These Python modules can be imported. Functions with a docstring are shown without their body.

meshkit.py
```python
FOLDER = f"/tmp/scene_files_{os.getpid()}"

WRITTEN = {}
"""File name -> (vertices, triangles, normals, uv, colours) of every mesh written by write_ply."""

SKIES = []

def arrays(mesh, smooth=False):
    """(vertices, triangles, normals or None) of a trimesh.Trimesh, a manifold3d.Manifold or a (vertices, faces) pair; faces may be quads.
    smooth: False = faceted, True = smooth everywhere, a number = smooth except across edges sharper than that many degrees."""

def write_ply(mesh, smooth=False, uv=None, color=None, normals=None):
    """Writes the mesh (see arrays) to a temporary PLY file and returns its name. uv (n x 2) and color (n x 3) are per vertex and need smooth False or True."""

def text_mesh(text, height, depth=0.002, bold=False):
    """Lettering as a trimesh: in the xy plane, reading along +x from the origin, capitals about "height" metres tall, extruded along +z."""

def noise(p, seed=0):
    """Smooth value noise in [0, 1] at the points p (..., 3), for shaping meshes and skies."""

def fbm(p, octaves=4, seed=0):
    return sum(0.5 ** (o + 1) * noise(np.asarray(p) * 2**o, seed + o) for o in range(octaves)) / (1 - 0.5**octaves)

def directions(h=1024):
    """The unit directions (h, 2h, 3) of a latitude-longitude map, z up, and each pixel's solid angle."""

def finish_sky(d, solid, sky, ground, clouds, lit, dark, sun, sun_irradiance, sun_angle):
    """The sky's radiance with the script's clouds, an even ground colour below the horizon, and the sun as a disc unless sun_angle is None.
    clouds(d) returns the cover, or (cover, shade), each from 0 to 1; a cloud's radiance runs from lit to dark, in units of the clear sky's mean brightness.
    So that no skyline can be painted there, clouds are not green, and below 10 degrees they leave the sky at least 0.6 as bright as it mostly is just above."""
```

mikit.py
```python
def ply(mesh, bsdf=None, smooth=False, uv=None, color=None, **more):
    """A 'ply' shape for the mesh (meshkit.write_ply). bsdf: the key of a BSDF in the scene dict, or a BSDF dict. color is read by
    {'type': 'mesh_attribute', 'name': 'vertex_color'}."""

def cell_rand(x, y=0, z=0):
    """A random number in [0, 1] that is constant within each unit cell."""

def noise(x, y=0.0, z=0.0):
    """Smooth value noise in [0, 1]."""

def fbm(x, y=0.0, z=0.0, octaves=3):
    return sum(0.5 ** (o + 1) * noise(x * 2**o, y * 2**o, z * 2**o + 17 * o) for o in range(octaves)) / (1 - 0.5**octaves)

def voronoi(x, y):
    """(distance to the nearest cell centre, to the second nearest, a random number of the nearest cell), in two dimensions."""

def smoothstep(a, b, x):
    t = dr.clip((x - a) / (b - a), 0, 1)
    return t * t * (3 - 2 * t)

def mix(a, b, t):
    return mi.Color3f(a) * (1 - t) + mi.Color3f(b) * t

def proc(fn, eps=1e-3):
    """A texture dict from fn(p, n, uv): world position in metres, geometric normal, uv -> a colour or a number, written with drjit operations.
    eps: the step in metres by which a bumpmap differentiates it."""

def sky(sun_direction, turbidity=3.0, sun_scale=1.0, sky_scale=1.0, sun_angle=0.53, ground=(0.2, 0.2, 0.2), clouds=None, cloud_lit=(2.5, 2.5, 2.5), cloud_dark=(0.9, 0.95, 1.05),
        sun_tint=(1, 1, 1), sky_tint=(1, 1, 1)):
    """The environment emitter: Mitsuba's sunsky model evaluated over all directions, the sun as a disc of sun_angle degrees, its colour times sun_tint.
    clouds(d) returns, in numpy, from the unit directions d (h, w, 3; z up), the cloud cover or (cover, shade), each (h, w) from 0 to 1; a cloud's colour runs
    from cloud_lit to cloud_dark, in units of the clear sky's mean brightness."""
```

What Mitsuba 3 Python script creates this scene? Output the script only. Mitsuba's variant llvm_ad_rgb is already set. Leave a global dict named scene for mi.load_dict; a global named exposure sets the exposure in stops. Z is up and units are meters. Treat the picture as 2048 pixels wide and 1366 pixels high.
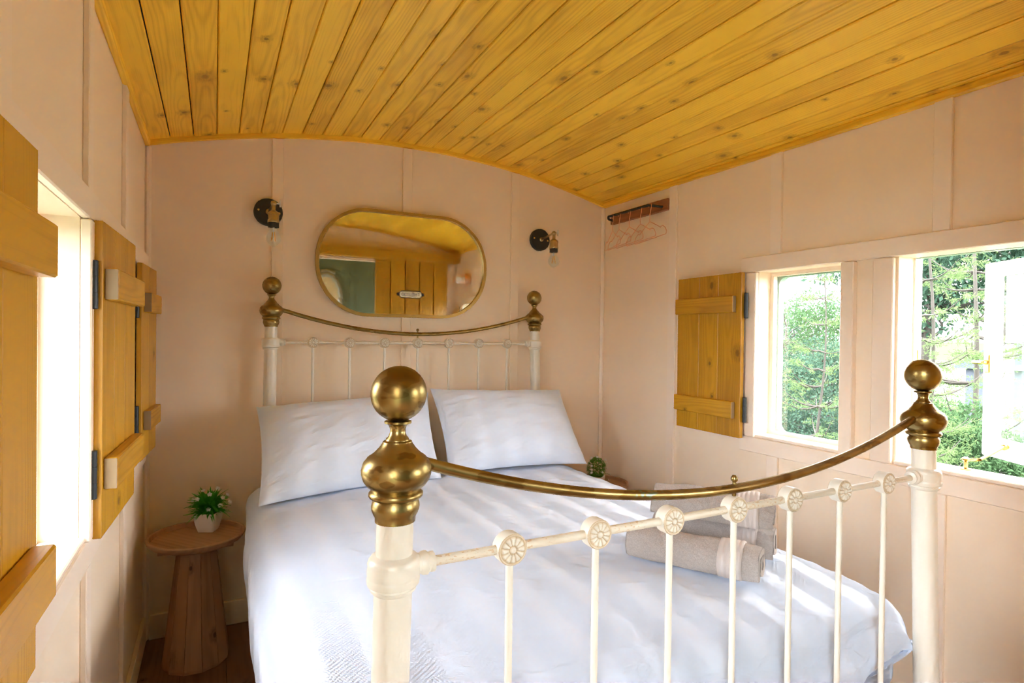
import math, random
import numpy as np
import trimesh, manifold3d as m3
import drjit as dr
import mitsuba as mi
import mikit, meshkit
from shapely.geometry import Polygon, Point, LineString, box as sbox
from mikit import noise, fbm, voronoi, cell_rand, smoothstep, mix, proc

T = mi.ScalarTransform4f
scene, labels = {}, {}
rng = np.random.default_rng(7)

# ------------------------------------------------------------------ camera, sky, exposure
YAW, PITCH, ROLL, FPX = math.radians(27.1437), math.radians(-0.5124), math.radians(-0.7097), 1159.9
H_EYE = 1.315
_f = np.array([math.sin(YAW) * math.cos(PITCH), math.cos(YAW) * math.cos(PITCH), math.sin(PITCH)])
_r = np.array([math.cos(YAW), -math.sin(YAW), 0.0])
_u = np.cross(_r, _f)
_up = math.cos(ROLL) * _u + math.sin(ROLL) * _r
scene['camera'] = {'type': 'perspective', 'fov_axis': 'x', 'fov': math.degrees(2 * math.atan(1024 / FPX)), 'near_clip': 0.02,
                   'to_world': T().look_at(origin=[0, 0, H_EYE], target=[float(_f[0]), float(_f[1]), float(H_EYE + _f[2])], up=_up.tolist())}


def cloud_cover(d):
    n = meshkit.fbm(d * [2.2, 2.2, 4.0] + 5.0, 4)
    return np.clip(0.88 + 0.3 * (n - 0.4), 0, 1), np.clip((n - 0.45) * 0.6, 0, 0.3)


scene['sky'] = mikit.sky((0.78, -0.32, 0.54), turbidity=3.5, sun_angle=34.0, sun_scale=0.035, sky_scale=1.0, ground=(0.06, 0.08, 0.04), clouds=cloud_cover,
                         cloud_lit=(2.75, 2.85, 3.05), cloud_dark=(1.95, 2.0, 2.1))
exposure = 6.5

# ------------------------------------------------------------------ materials


def rgb(*c):
    return {'type': 'rgb', 'value': [float(x) for x in c]}


def principled(col, rough=0.5, **k):
    return {'type': 'principled', 'base_color': col if isinstance(col, dict) else rgb(*col), 'roughness': rough, **k}


def two(b):
    return {'type': 'twosided', 'bsdf': b}


def bump(fn, scale, b, eps=1e-3):
    return {'type': 'bumpmap', 'height': proc(fn, eps), 'scale': scale, 'bsdf': b}


def wood_fn(light, dark, knot, ring=0.0075, contrast=1.0, knots=0.62):
    """uv.x = 10 * piece + 5 + metres across the piece, uv.y = metres along the grain"""
    def fn(p, n, uv):
        k = dr.floor(uv.x / 10)
        ul = uv.x - 10 * k - 5
        v = uv.y
        r = cell_rand(k, 3, 1)
        kl = 0.26 + 0.22 * r
        kv = v / kl + r * 7
        ci = dr.floor(kv)
        dv = (kv - ci - 0.2 - 0.6 * cell_rand(k, ci, 7)) * kl
        du = ul - (cell_rand(k, ci, 9) - 0.5) * 0.085
        has = dr.select(cell_rand(k, ci, 5) < knots, mi.Float(1), mi.Float(0))
        sz = 0.45 + 1.1 * cell_rand(k, ci, 11) * cell_rand(k, ci, 13)
        d = dr.sqrt(du * du + dr.square(dv * (0.55 + 0.35 * cell_rand(k, ci, 15)))) / sz * (0.85 + 0.3 * noise(du * 260, dv * 160, k))
        warp = dr.exp(-d / 0.014) * has
        lf = fbm(ul * 9 + k * 3.7, v * 0.9 + k * 1.3, 0, 2)
        d0 = 0.012 + 0.05 * cell_rand(k, 3, 4) + 0.035 * noise(v * 1.1 + k * 2.3, k) + 0.006 * noise(v * 9, ul * 30, k)
        u0 = ul - (cell_rand(k, 3, 5) - 0.5) * 0.10
        g = 0.5 + 0.5 * dr.sin(6.2832 * (dr.sqrt(u0 * u0 + d0 * d0) / ring + 0.6 * lf + warp * 2.2))
        fine = noise(ul * 700, v * 9 + k)
        blotch = fbm(ul * 11 + k * 5.1, v * 3.2, 3, 3)
        t = (0.24 * g * g + 0.20 * fine + 0.75 * (blotch - 0.42) + 0.26 * warp) * contrast + 0.42 * (cell_rand(k, 3, 2) - 0.5) - 0.02
        col = mix(light, dark, dr.clip(t, 0, 1))
        core = smoothstep(0.014, 0.005, d) * has
        ringk = smoothstep(0.008, 0.016, d) * smoothstep(0.034, 0.016, d) * has * (0.10 + 0.30 * noise(du * 300, dv * 40, k))
        return mix(col, knot, dr.clip(core * 0.72 + ringk, 0, 1))
    return fn


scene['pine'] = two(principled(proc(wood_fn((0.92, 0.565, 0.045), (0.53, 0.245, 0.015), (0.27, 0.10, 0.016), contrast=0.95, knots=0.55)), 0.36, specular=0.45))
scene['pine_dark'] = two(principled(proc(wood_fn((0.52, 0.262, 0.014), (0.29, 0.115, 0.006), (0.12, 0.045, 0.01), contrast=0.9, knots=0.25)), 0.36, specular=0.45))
scene['end_grain'] = two(principled((0.27, 0.185, 0.095), 0.7))
scene['mango_wood'] = two(principled(proc(wood_fn((0.44, 0.255, 0.145), (0.19, 0.095, 0.048), (0.07, 0.03, 0.012), 0.021, 0.8, 0.35)), 0.55, specular=0.3))
scene['rack_wood'] = two(principled(proc(wood_fn((0.34, 0.12, 0.04), (0.16, 0.045, 0.014), (0.08, 0.02, 0.008), 0.01, 1.0, 0.2)), 0.45))
scene['floor_wood'] = two(principled(proc(wood_fn((0.22, 0.115, 0.052), (0.09, 0.042, 0.018), (0.04, 0.016, 0.008), 0.014, 1.0, 0.5)), 0.42))


def paint_fn(p, n, uv):
    return mix((0.820, 0.680, 0.515), (0.805, 0.662, 0.498), fbm(p.x * 3, p.y * 3, p.z * 3, 2))


scene['plaster_pink'] = two(principled(proc(paint_fn), 0.42, specular=0.35))
scene['pink_gloss'] = two(principled((0.820, 0.690, 0.555), 0.34, specular=0.4))
scene['green_paint'] = two(principled((0.105, 0.145, 0.095), 0.45))
scene['green_exterior'] = two(principled((0.30, 0.42, 0.32), 0.4))
scene['white_paint'] = two(principled((0.80, 0.76, 0.68), 0.4))
scene['dark_shell'] = two(principled((0.10, 0.06, 0.03), 0.8))


def brass_fn(p, n, uv):
    t = fbm(p.x * 34, p.y * 34, p.z * 34, 3)
    s = smoothstep(0.56, 0.60, fbm(p.x * 26 + 3, p.y * 26, p.z * 42, 3)) * 0.75
    verd = smoothstep(0.05, 0.02, dr.sqrt(dr.square(p.x - 0.70) + dr.square(p.y - 0.828) + dr.square(p.z - 1.02))) * smoothstep(0.5, 0.75, noise(p.x * 160, p.y * 160, p.z * 160)) * 0.6
    c = mix((0.42, 0.315, 0.125), (0.28, 0.19, 0.062), dr.clip(t * 1.7 - 0.35, 0, 1))
    c = mix(c, (0.20, 0.115, 0.03), s)
    return mix(c, (0.16, 0.36, 0.28), verd * 0.85)


scene['brass'] = two(principled(proc(brass_fn), 0.31, metallic=1.0))
scene['lamp_brass'] = two(principled((0.50, 0.38, 0.19), 0.25, metallic=1.0))
scene['gold_brass'] = two(principled((0.72, 0.50, 0.16), 0.22, metallic=1.0))


def enamel_fn(p, n, uv):
    s = smoothstep(0.58, 0.70, fbm(p.x * 210, p.y * 210, p.z * 330, 3)) * smoothstep(0.40, 0.62, noise(p.x * 9, 0, 0)) + 0.35 * smoothstep(0.35, 0.7, fbm(p.x * 12, p.y * 20, p.z * 60, 2))
    return mix((0.68, 0.635, 0.53), (0.52, 0.31, 0.12), dr.clip(s, 0, 1) * 0.6)


scene['worn_enamel'] = two(principled(proc(enamel_fn), 0.35, specular=0.4))
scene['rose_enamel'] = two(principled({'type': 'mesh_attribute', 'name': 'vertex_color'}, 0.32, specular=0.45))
scene['cream_enamel'] = two(principled((0.69, 0.655, 0.565), 0.27, specular=0.5, clearcoat=0.4, clearcoat_gloss=0.85))


def waffle_fn(p, n, uv):
    band = smoothstep(0.25, 0.45, 0.5 + 0.5 * dr.sin(uv.x * 48.0 + 0.8 * fbm(uv.x * 4, uv.y * 4, 0, 2)))
    w = dr.sin(uv.x * 785) * dr.sin(uv.y * 525 + 1.57 * dr.floor(uv.x * 250))
    return band * w * 0.5 + 1.2 * fbm(uv.x * 55, uv.y * 40, 0, 2)


scene['bed_linen'] = two(bump(waffle_fn, 0.0036, principled((0.555, 0.63, 0.75), 0.85, specular=0.2, sheen=0.2), 6e-4))


scene['linen_brightened'] = two(bump(waffle_fn, 0.0026, principled((0.66, 0.735, 0.855), 0.85, specular=0.2, sheen=0.2), 6e-4))  # same linen as the duvet, extra light on the pillows put into its colour


def terry_fn(p, n, uv):
    return 0.6 * noise(p.x * 520, p.y * 520, p.z * 520) + 0.4 * noise(p.x * 1100, p.y * 1100, p.z * 1100)


def terry_col(p, n, uv):
    return mix((0.46, 0.415, 0.385), (0.35, 0.31, 0.285), smoothstep(0.8, 0.2, noise(p.x * 850, p.y * 850, p.z * 850)))


scene['terry'] = two(bump(terry_fn, 0.0036, principled(proc(terry_col), 0.95, specular=0.1, sheen=0.5), 5e-4))
scene['terry_band'] = two(principled((0.48, 0.43, 0.405), 0.7, sheen=0.3))
scene['black_metal'] = two(principled((0.018, 0.017, 0.017), 0.4))
scene['hinge_steel'] = two(principled((0.030, 0.036, 0.042), 0.30, metallic=0.3))
scene['bright_steel'] = two(principled((0.72, 0.71, 0.70), 0.25, metallic=0.8))
scene['iron_dark'] = two(principled((0.03, 0.028, 0.027), 0.5))
scene['copper_wire'] = two(principled((0.86, 0.46, 0.25), 0.22, metallic=1.0))
scene['pane_glass'] = {'type': 'thindielectric', 'int_ior': 1.5}
scene['bulb_glass'] = {'type': 'dielectric', 'int_ior': 1.5}
scene['mirror_glass'] = two({'type': 'conductor', 'material': 'none', 'specular_reflectance': rgb(0.90, 0.91, 0.90)})
scene['gold_frame'] = two(principled((0.50, 0.335, 0.105), 0.38, metallic=0.85))
scene['ceramic_white'] = two(principled((0.80, 0.77, 0.76), 0.25))
scene['enamel_white'] = two(principled((0.84, 0.84, 0.82), 0.25))
scene['navy_enamel'] = two(principled((0.012, 0.014, 0.03), 0.25))
scene['filament'] = {'type': 'diffuse', 'reflectance': rgb(0.8, 0.45, 0.08)}
scene['silver_carved'] = two(principled((0.30, 0.29, 0.25), 0.4, metallic=0.6))
scene['frosted_glass'] = two(principled((0.80, 0.84, 0.86), 0.3))
scene['soil'] = two(principled((0.05, 0.03, 0.015), 0.9))


def leafy(col, trans=0.6):
    return {'type': 'principledthin', 'base_color': rgb(*col), 'roughness': 0.55, 'diff_trans': trans, 'spec_trans': 0.0}


scene['grass_leaf'] = leafy((0.085, 0.40, 0.040), 0.6)
scene['fern_leaf'] = leafy((0.10, 0.23, 0.025), 0.5)
scene['petal_white'] = leafy((0.85, 0.86, 0.88), 0.6)
scene['needle_light'] = leafy((0.13, 0.19, 0.075), 0.6)
scene['needle_dark'] = leafy((0.055, 0.10, 0.065), 0.5)
scene['leaf_broad'] = leafy((0.07, 0.125, 0.055), 0.6)
scene['blade_grass'] = leafy((0.08, 0.13, 0.05), 0.5)
scene['bark'] = two(principled((0.06, 0.05, 0.04), 0.9))


def ground_fn(p, n, uv):
    t = fbm(p.x * 0.6, p.y * 0.6, 0, 3)
    return mix((0.045, 0.075, 0.030), (0.085, 0.09, 0.055), smoothstep(0.35, 0.65, t) * 0.7 + 0.3 * noise(p.x * 9, p.y * 9))


scene['meadow'] = two(principled(proc(ground_fn), 0.95))
scene['slate'] = two(principled((0.07, 0.08, 0.10), 0.7))
scene['weathered_timber'] = two(principled((0.38, 0.35, 0.31), 0.8))

# ------------------------------------------------------------------ helpers


def numbered(key):
    if key not in scene:
        return key
    i = 1
    while f'{key}_{i:03d}' in scene:
        i += 1
    return f'{key}_{i:03d}'


def obj(name, mesh, bsdf, parent=None, smooth=False, uv=None, label=None, kind=None, to_world=None, **more):
    key = numbered(f'{parent}__{name}' if parent else name)
    d = mesh if isinstance(mesh, dict) else mikit.ply(mesh, bsdf, smooth, uv=uv, **more)
    if to_world is not None:
        d = {**d, 'to_world': to_world}
    scene[key] = d
    info = {}
    if label: info['label'] = label
    if kind: info['kind'] = kind
    if info: labels[key] = info
    return key


used_things = set()


def thing(name, label, cat, group=None, kind=None):
    key, i = name, 1
    while key in used_things or key in scene:
        key = f'{name}_{i:03d}'
        i += 1
    used_things.add(key)
    labels[key] = {'label': label, 'category': cat}
    if group: labels[key]['group'] = group
    if kind: labels[key]['kind'] = kind
    return key


def tag(key, label, cat, group=None, kind=None):
    labels[key] = {'label': label, 'category': cat}
    if group: labels[key]['group'] = group
    if kind: labels[key]['kind'] = kind
    used_things.add(key)
    return key


def struct(key, label=None):
    labels[key] = {'kind': 'structure'}
    if label: labels[key]['label'] = label
    used_things.add(key)
    return key


def cbox(x0, x1, y0, y1, z0, z1, b=0.002):
    """box with chamfered edges"""
    lo, hi = np.array([x0, y0, z0], float), np.array([x1, y1, z1], float)
    b = min(b, 0.45 * (hi - lo).min())
    c, h = (lo + hi) / 2, (hi - lo) / 2
    pts = []
    for s in np.ndindex(2, 2, 2):
        s = np.array(s) * 2 - 1
        for a in range(3):
            e = h - b
            e[a] = h[a]
            pts.append(c + s * e)
    return trimesh.convex.convex_hull(np.array(pts))


def wuv(mesh, axis, piece, centre=None):
    """wood coordinates: metres across (both cross axes folded together) and along"""
    v = np.asarray(mesh.vertices)
    c = v.mean(0) if centre is None else np.asarray(centre, float)
    o = [i for i in range(3) if i != axis]
    ext = np.ptp(v, axis=0)
    w = (1.0, 0.8) if ext[o[0]] >= ext[o[1]] else (0.8, 1.0)
    across = (v[:, o[0]] - c[o[0]]) * w[0] + (v[:, o[1]] - c[o[1]]) * w[1]
    return np.stack([10.0 * piece + 5 + np.clip(across, -4.5, 4.5), v[:, axis] + piece * 1.37], 1)


def flat(mesh, uv):
    """split into single faces, so that flat boxes keep uv"""
    f = np.asarray(mesh.faces)
    return trimesh.Trimesh(np.asarray(mesh.vertices)[f.ravel()], np.arange(f.size).reshape(-1, 3), process=False), uv[f.ravel()]


piece_no = [0]


def wood(name, mesh, bsdf, axis, parent=None, smooth=False, label=None, centre=None, kind=None, xf=None):
    piece_no[0] += 1
    uv = wuv(mesh, axis, piece_no[0], centre)
    if xf is not None:
        mesh = mesh.copy()
        mesh.apply_transform(xf)
    return obj(name, mesh, bsdf, parent, smooth, uv=uv, label=label, kind=kind)


def cat(*ms):
    return trimesh.util.concatenate([m for m in ms])


def lathe(profile, seg=40, centre=(0, 0, 0), axis='z'):
    """profile: (radius, height) from one end to the other"""
    p = np.array(profile, float)
    a = np.arange(seg) * 2 * np.pi / seg
    v = np.stack([p[:, None, 0] * np.cos(a), p[:, None, 0] * np.sin(a), np.repeat(p[:, 1][:, None], seg, 1)], -1).reshape(-1, 3)
    i, j = np.meshgrid(np.arange(len(p) - 1), np.arange(seg), indexing='ij')
    A, B = i * seg + j, i * seg + (j + 1) % seg
    C, D = A + seg, B + seg
    f = np.concatenate([np.stack([A, B, D], -1).reshape(-1, 3), np.stack([A, D, C], -1).reshape(-1, 3)])
    n0 = len(v)
    caps = []
    if p[0, 0] > 1e-6:
        v = np.vstack([v, [[0, 0, p[0, 1]]]]); k = len(v) - 1
        caps += [[k, (q + 1) % seg, q] for q in range(seg)]
    if p[-1, 0] > 1e-6:
        v = np.vstack([v, [[0, 0, p[-1, 1]]]]); k = len(v) - 1
        o = (len(p) - 1) * seg
        caps += [[k, o + q, o + (q + 1) % seg] for q in range(seg)]
    if caps: f = np.vstack([f, caps])
    if axis == 'x': v = v[:, [2, 0, 1]]
    if axis == 'y': v = v[:, [1, 2, 0]]
    return trimesh.Trimesh(v + np.asarray(centre, float), f, process=False)


def tube(path, r, seg=10, closed=False):
    P = np.asarray(path, float)
    n = len(P)
    r = np.broadcast_to(np.asarray(r, float), (n,))
    tan = (np.roll(P, -1, 0) - np.roll(P, 1, 0)) if closed else np.gradient(P, axis=0)
    tan /= np.linalg.norm(tan, axis=1, keepdims=True) + 1e-12
    up = np.array([0, 0, 1.0]) if abs(tan[0, 2]) < 0.9 else np.array([1.0, 0, 0])
    N = np.zeros_like(P)
    a = np.cross(tan[0], up); a /= np.linalg.norm(a)
    for i in range(n):
        a = a - tan[i] * (a @ tan[i]); a /= np.linalg.norm(a) + 1e-12
        N[i] = a
    B = np.cross(tan, N)
    th = np.arange(seg) * 2 * np.pi / seg
    v = (P[:, None] + r[:, None, None] * (N[:, None] * np.cos(th)[None, :, None] + B[:, None] * np.sin(th)[None, :, None])).reshape(-1, 3)
    m = n if closed else n - 1
    i, j = np.meshgrid(np.arange(m), np.arange(seg), indexing='ij')
    A, Bq = i * seg + j, i * seg + (j + 1) % seg
    C, D = ((i + 1) % n) * seg + j, ((i + 1) % n) * seg + (j + 1) % seg
    f = np.concatenate([np.stack([A, D, Bq], -1).reshape(-1, 3), np.stack([A, C, D], -1).reshape(-1, 3)])
    if not closed:
        v = np.vstack([v, P[0], P[-1]])
        k = len(v) - 2
        f = np.vstack([f, [[k, q, (q + 1) % seg] for q in range(seg)], [[k + 1, (n - 1) * seg + (q + 1) % seg, (n - 1) * seg + q] for q in range(seg)]])
    return trimesh.Trimesh(v, f[:, ::-1], process=False)


def sphere(c, r, sub=3):
    m = trimesh.creation.icosphere(sub, 1.0)
    m.vertices = m.vertices * np.asarray(r, float) + np.asarray(c, float)
    return m


def extrude(poly, h):
    return trimesh.creation.extrude_polygon(poly, h, engine='earcut')


def plane_yz(poly, x0, x1):
    """polygon in (y, z) extruded from x0 to x1"""
    m = extrude(poly, x1 - x0)
    m.vertices = np.stack([m.vertices[:, 2] + x0, m.vertices[:, 0], m.vertices[:, 1]], 1)
    return m


def plane_xz(poly, y0, y1):
    m = extrude(poly, y1 - y0)
    m.vertices = np.stack([m.vertices[:, 0], m.vertices[:, 2] + y0, m.vertices[:, 1]], 1)
    m.invert()
    return m


def rot_z(a, c=(0, 0, 0)):
    return trimesh.transformations.rotation_matrix(a, [0, 0, 1], c)


def spline(pts, n):
    from scipy.interpolate import CubicSpline
    P = np.asarray(pts, float)
    t = np.r_[0, np.cumsum(np.linalg.norm(np.diff(P, axis=0), axis=1))]
    return CubicSpline(t, P)(np.linspace(0, t[-1], n))


def grid_mesh(V, close_u=False):
    """V (n, m, 3) -> mesh"""
    n, m = V.shape[:2]
    i, j = np.meshgrid(np.arange(n - 1), np.arange(m if close_u else m - 1), indexing='ij')
    A, B = i * m + j, i * m + (j + 1) % m
    C, D = A + m, B + m
    f = np.concatenate([np.stack([A, B, D], -1).reshape(-1, 3), np.stack([A, D, C], -1).reshape(-1, 3)])
    return trimesh.Trimesh(V.reshape(-1, 3), f, process=False)


# ------------------------------------------------------------------ the room
XL, XR, YB, YF, YE = -0.266, 2.104, 2.900, 0.447, -1.30      # side walls, back wall, partition (room side), end of the washroom
XC, ZE, RISE = (XL + XR) / 2, 2.10, 0.17
HALF = (XR - XL) / 2
RAD = (HALF ** 2 + RISE ** 2) / (2 * RISE)
ZC = ZE + RISE - RAD
TH = 0.09


def arc_z(x, off=0.0):
    return ZC + math.sqrt((RAD + off) ** 2 - (x - XC) ** 2)


# floor: a base and laid planks
obj('floor', cbox(XL - TH, XR + TH, YE - TH, YB + TH, -0.10, -0.014), 'dark_shell')
struct('floor')
y_edges = {}
xs = np.arange(XL, XR, 0.158)
for i, x in enumerate(xs):
    x1 = min(x + 0.1565, XR)
    cut = 0.5 + 1.6 * ((i * 0.377) % 1)
    for a, b in ((YE, cut), (cut + 0.002, YB)):
        wood('plank', cbox(x, x1, a, b, -0.014, 0.0, 0.0015), 'floor_wood', 1, 'floor')

# back wall, partition
def gable(y0, y1, hole=None, off=0.02):
    xx = np.linspace(XL, XR, 41)
    pts = [(XL, 0.0)] + [(x, arc_z(x) + off) for x in xx] + [(XR, 0.0)]
    P = Polygon(pts)
    return plane_xz(P.difference(hole) if hole is not None else P, y0, y1)


obj('wall_back', gable(YB, YB + TH), 'plaster_pink'); struct('wall_back')
DOOR_L, DOOR_R, DOOR_T = XL + 0.02, 1.325, 1.985
obj('wall_front', gable(YF - 0.07, YF, sbox(DOOR_L, -0.1, DOOR_R, DOOR_T)), 'plaster_pink'); struct('wall_front')
obj('wall_washroom', gable(YE - TH, YE), 'green_paint'); struct('wall_washroom')

# side walls with window holes (y, z)
WZ0, WZ1 = 0.890, 1.608
W1 = (1.372, 1.757)          # small right window
W2 = (0.640, 1.178)          # large right window
W3 = (1.100, 1.575)          # left window
LZ0, LZ1 = 0.845, 1.566       # the left window sits a little lower
W5 = (-0.92, -0.06)          # open washroom doorway, unseen, added to bring daylight onto the bed
W6 = (-1.05, -0.25)          # unseen washroom window, added for more daylight
RHOLES, LHOLES = (W1, W2, W6), (W3, W5)


def heights(h):
    return (0.0, 1.95) if h == W5 else (LZ0, LZ1) if h == W3 else (WZ0, WZ1)


def side_wall(x0, x1, holes):
    P = sbox(YE - TH, 0.0, YB + TH, ZE + 0.03)
    for a, b in holes:
        z0, z1 = heights((a, b))
        P = P.difference(sbox(a, z0, b, z1))
    return plane_yz(P, x0, x1)


obj('wall_right', side_wall(XR, XR + TH, RHOLES), 'plaster_pink'); struct('wall_right')
obj('wall_left', side_wall(XL - TH, XL, LHOLES), 'plaster_pink'); struct('wall_left')


def skin(x0, x1, holes, inset):
    P = sbox(YE - TH - 0.03, -0.12, YB + TH + 0.03, ZE + 0.06)
    for (a, b), s in zip(holes, inset):
        z0, z1 = heights((a, b))
        q = sbox(a + s, z0 + s, b - s, z1 - s)
        if s > 0: q = q.buffer(-0.035).buffer(0.035, quad_segs=6)
        P = P.difference(q)
    return plane_yz(P, x0, x1)


obj('wall_right_outer', skin(XR + TH + 0.014, XR + TH + 0.045, RHOLES, (0.020, 0.0, 0.0)), 'green_exterior'); struct('wall_right_outer', 'green painted outer boards with round cornered window openings')
obj('wall_left_outer', skin(XL - TH - 0.045, XL - TH - 0.014, LHOLES, (0.02, 0.0)), 'green_exterior'); struct('wall_left_outer', 'green painted outer boards with round cornered window openings')

# ceiling: roof shell and boards
def arc_strip(a0, a1, r0, r1, y0, y1, n):
    aa = np.linspace(a0, a1, n)
    pts = [(XC + r0 * math.sin(a), ZC + r0 * math.cos(a)) for a in aa] + [(XC + r1 * math.sin(a), ZC + r1 * math.cos(a)) for a in aa[::-1]]
    return plane_xz(Polygon(pts), y0, y1)


AMAX = math.asin(HALF / RAD)
obj('ceiling', arc_strip(-AMAX - 0.035, AMAX + 0.035, RAD + 0.036, RAD + 0.085, YE - TH - 0.05, YB + TH + 0.05, 40), 'dark_shell'); struct('ceiling')
PW = 0.0905
a_first = math.asin((-0.169 - XC) / RAD) - PW / RAD
n_pl = int(2 * AMAX * RAD / PW) + 2
for i in range(n_pl):
    a0 = a_first + i * PW / RAD
    a1 = a0 + PW / RAD
    a0, a1 = max(a0, -AMAX + 0.0006), min(a1, AMAX - 0.0006)
    if a1 - a0 < 0.004: continue
    am = (a0 + a1) / 2
    w = (a1 - a0) * RAD
    dz = 0.0018 * math.sin(i * 2.3)
    m = cbox(-w / 2 + 0.0016, w / 2 - 0.0016, YE, YB, -0.006 + dz, 0.012, 0.0030)
    piece_no[0] += 1
    uv = wuv(m, 1, piece_no[0])
    R = trimesh.transformations.rotation_matrix(am, [0, 1, 0])
    m.apply_transform(R)
    m.apply_translation([XC + (RAD + 0.024) * math.sin(am), 0, ZC + (RAD + 0.024) * math.cos(am)])
    obj('plank', m, 'pine', 'ceiling', uv=uv)

# wooden cover mouldings where the ceiling meets the walls
def moulding_arc(y0, y1):
    aa = np.linspace(-AMAX, AMAX, 60)
    r0, r1 = RAD, RAD + 0.026
    pts = [(XC + r0 * math.sin(a), ZC + r0 * math.cos(a)) for a in aa] + [(XC + r1 * math.sin(a), ZC + r1 * math.cos(a)) for a in aa[::-1]]
    return plane_xz(Polygon(pts), y0, y1)


def arc_uv(m):
    piece_no[0] += 1
    v = m.vertices
    return np.stack([10.0 * piece_no[0] + 5 + (np.hypot(v[:, 0] - XC, v[:, 2] - ZC) - RAD) + v[:, 1] * 0.5, v[:, 0]], 1)


m = moulding_arc(YB - 0.020, YB); obj('trim_1', m, 'pine', uv=arc_uv(m)); struct('trim_1', 'curved pine cover moulding along the back wall')
m = moulding_arc(YF, YF + 0.020); obj('trim_2', m, 'pine', uv=arc_uv(m)); struct('trim_2')
wood('trim_3', cbox(XL, XL + 0.020, YF, YB - 0.02, ZE - 0.004, ZE + 0.024, 0.004), 'pine', 1); struct('trim_3', 'pine cover moulding along the left wall')
wood('trim_4', cbox(XR - 0.020, XR, YF, YB - 0.02, ZE - 0.004, ZE + 0.024, 0.004), 'pine', 1); struct('trim_4', 'pine cover moulding along the right wall')

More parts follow.
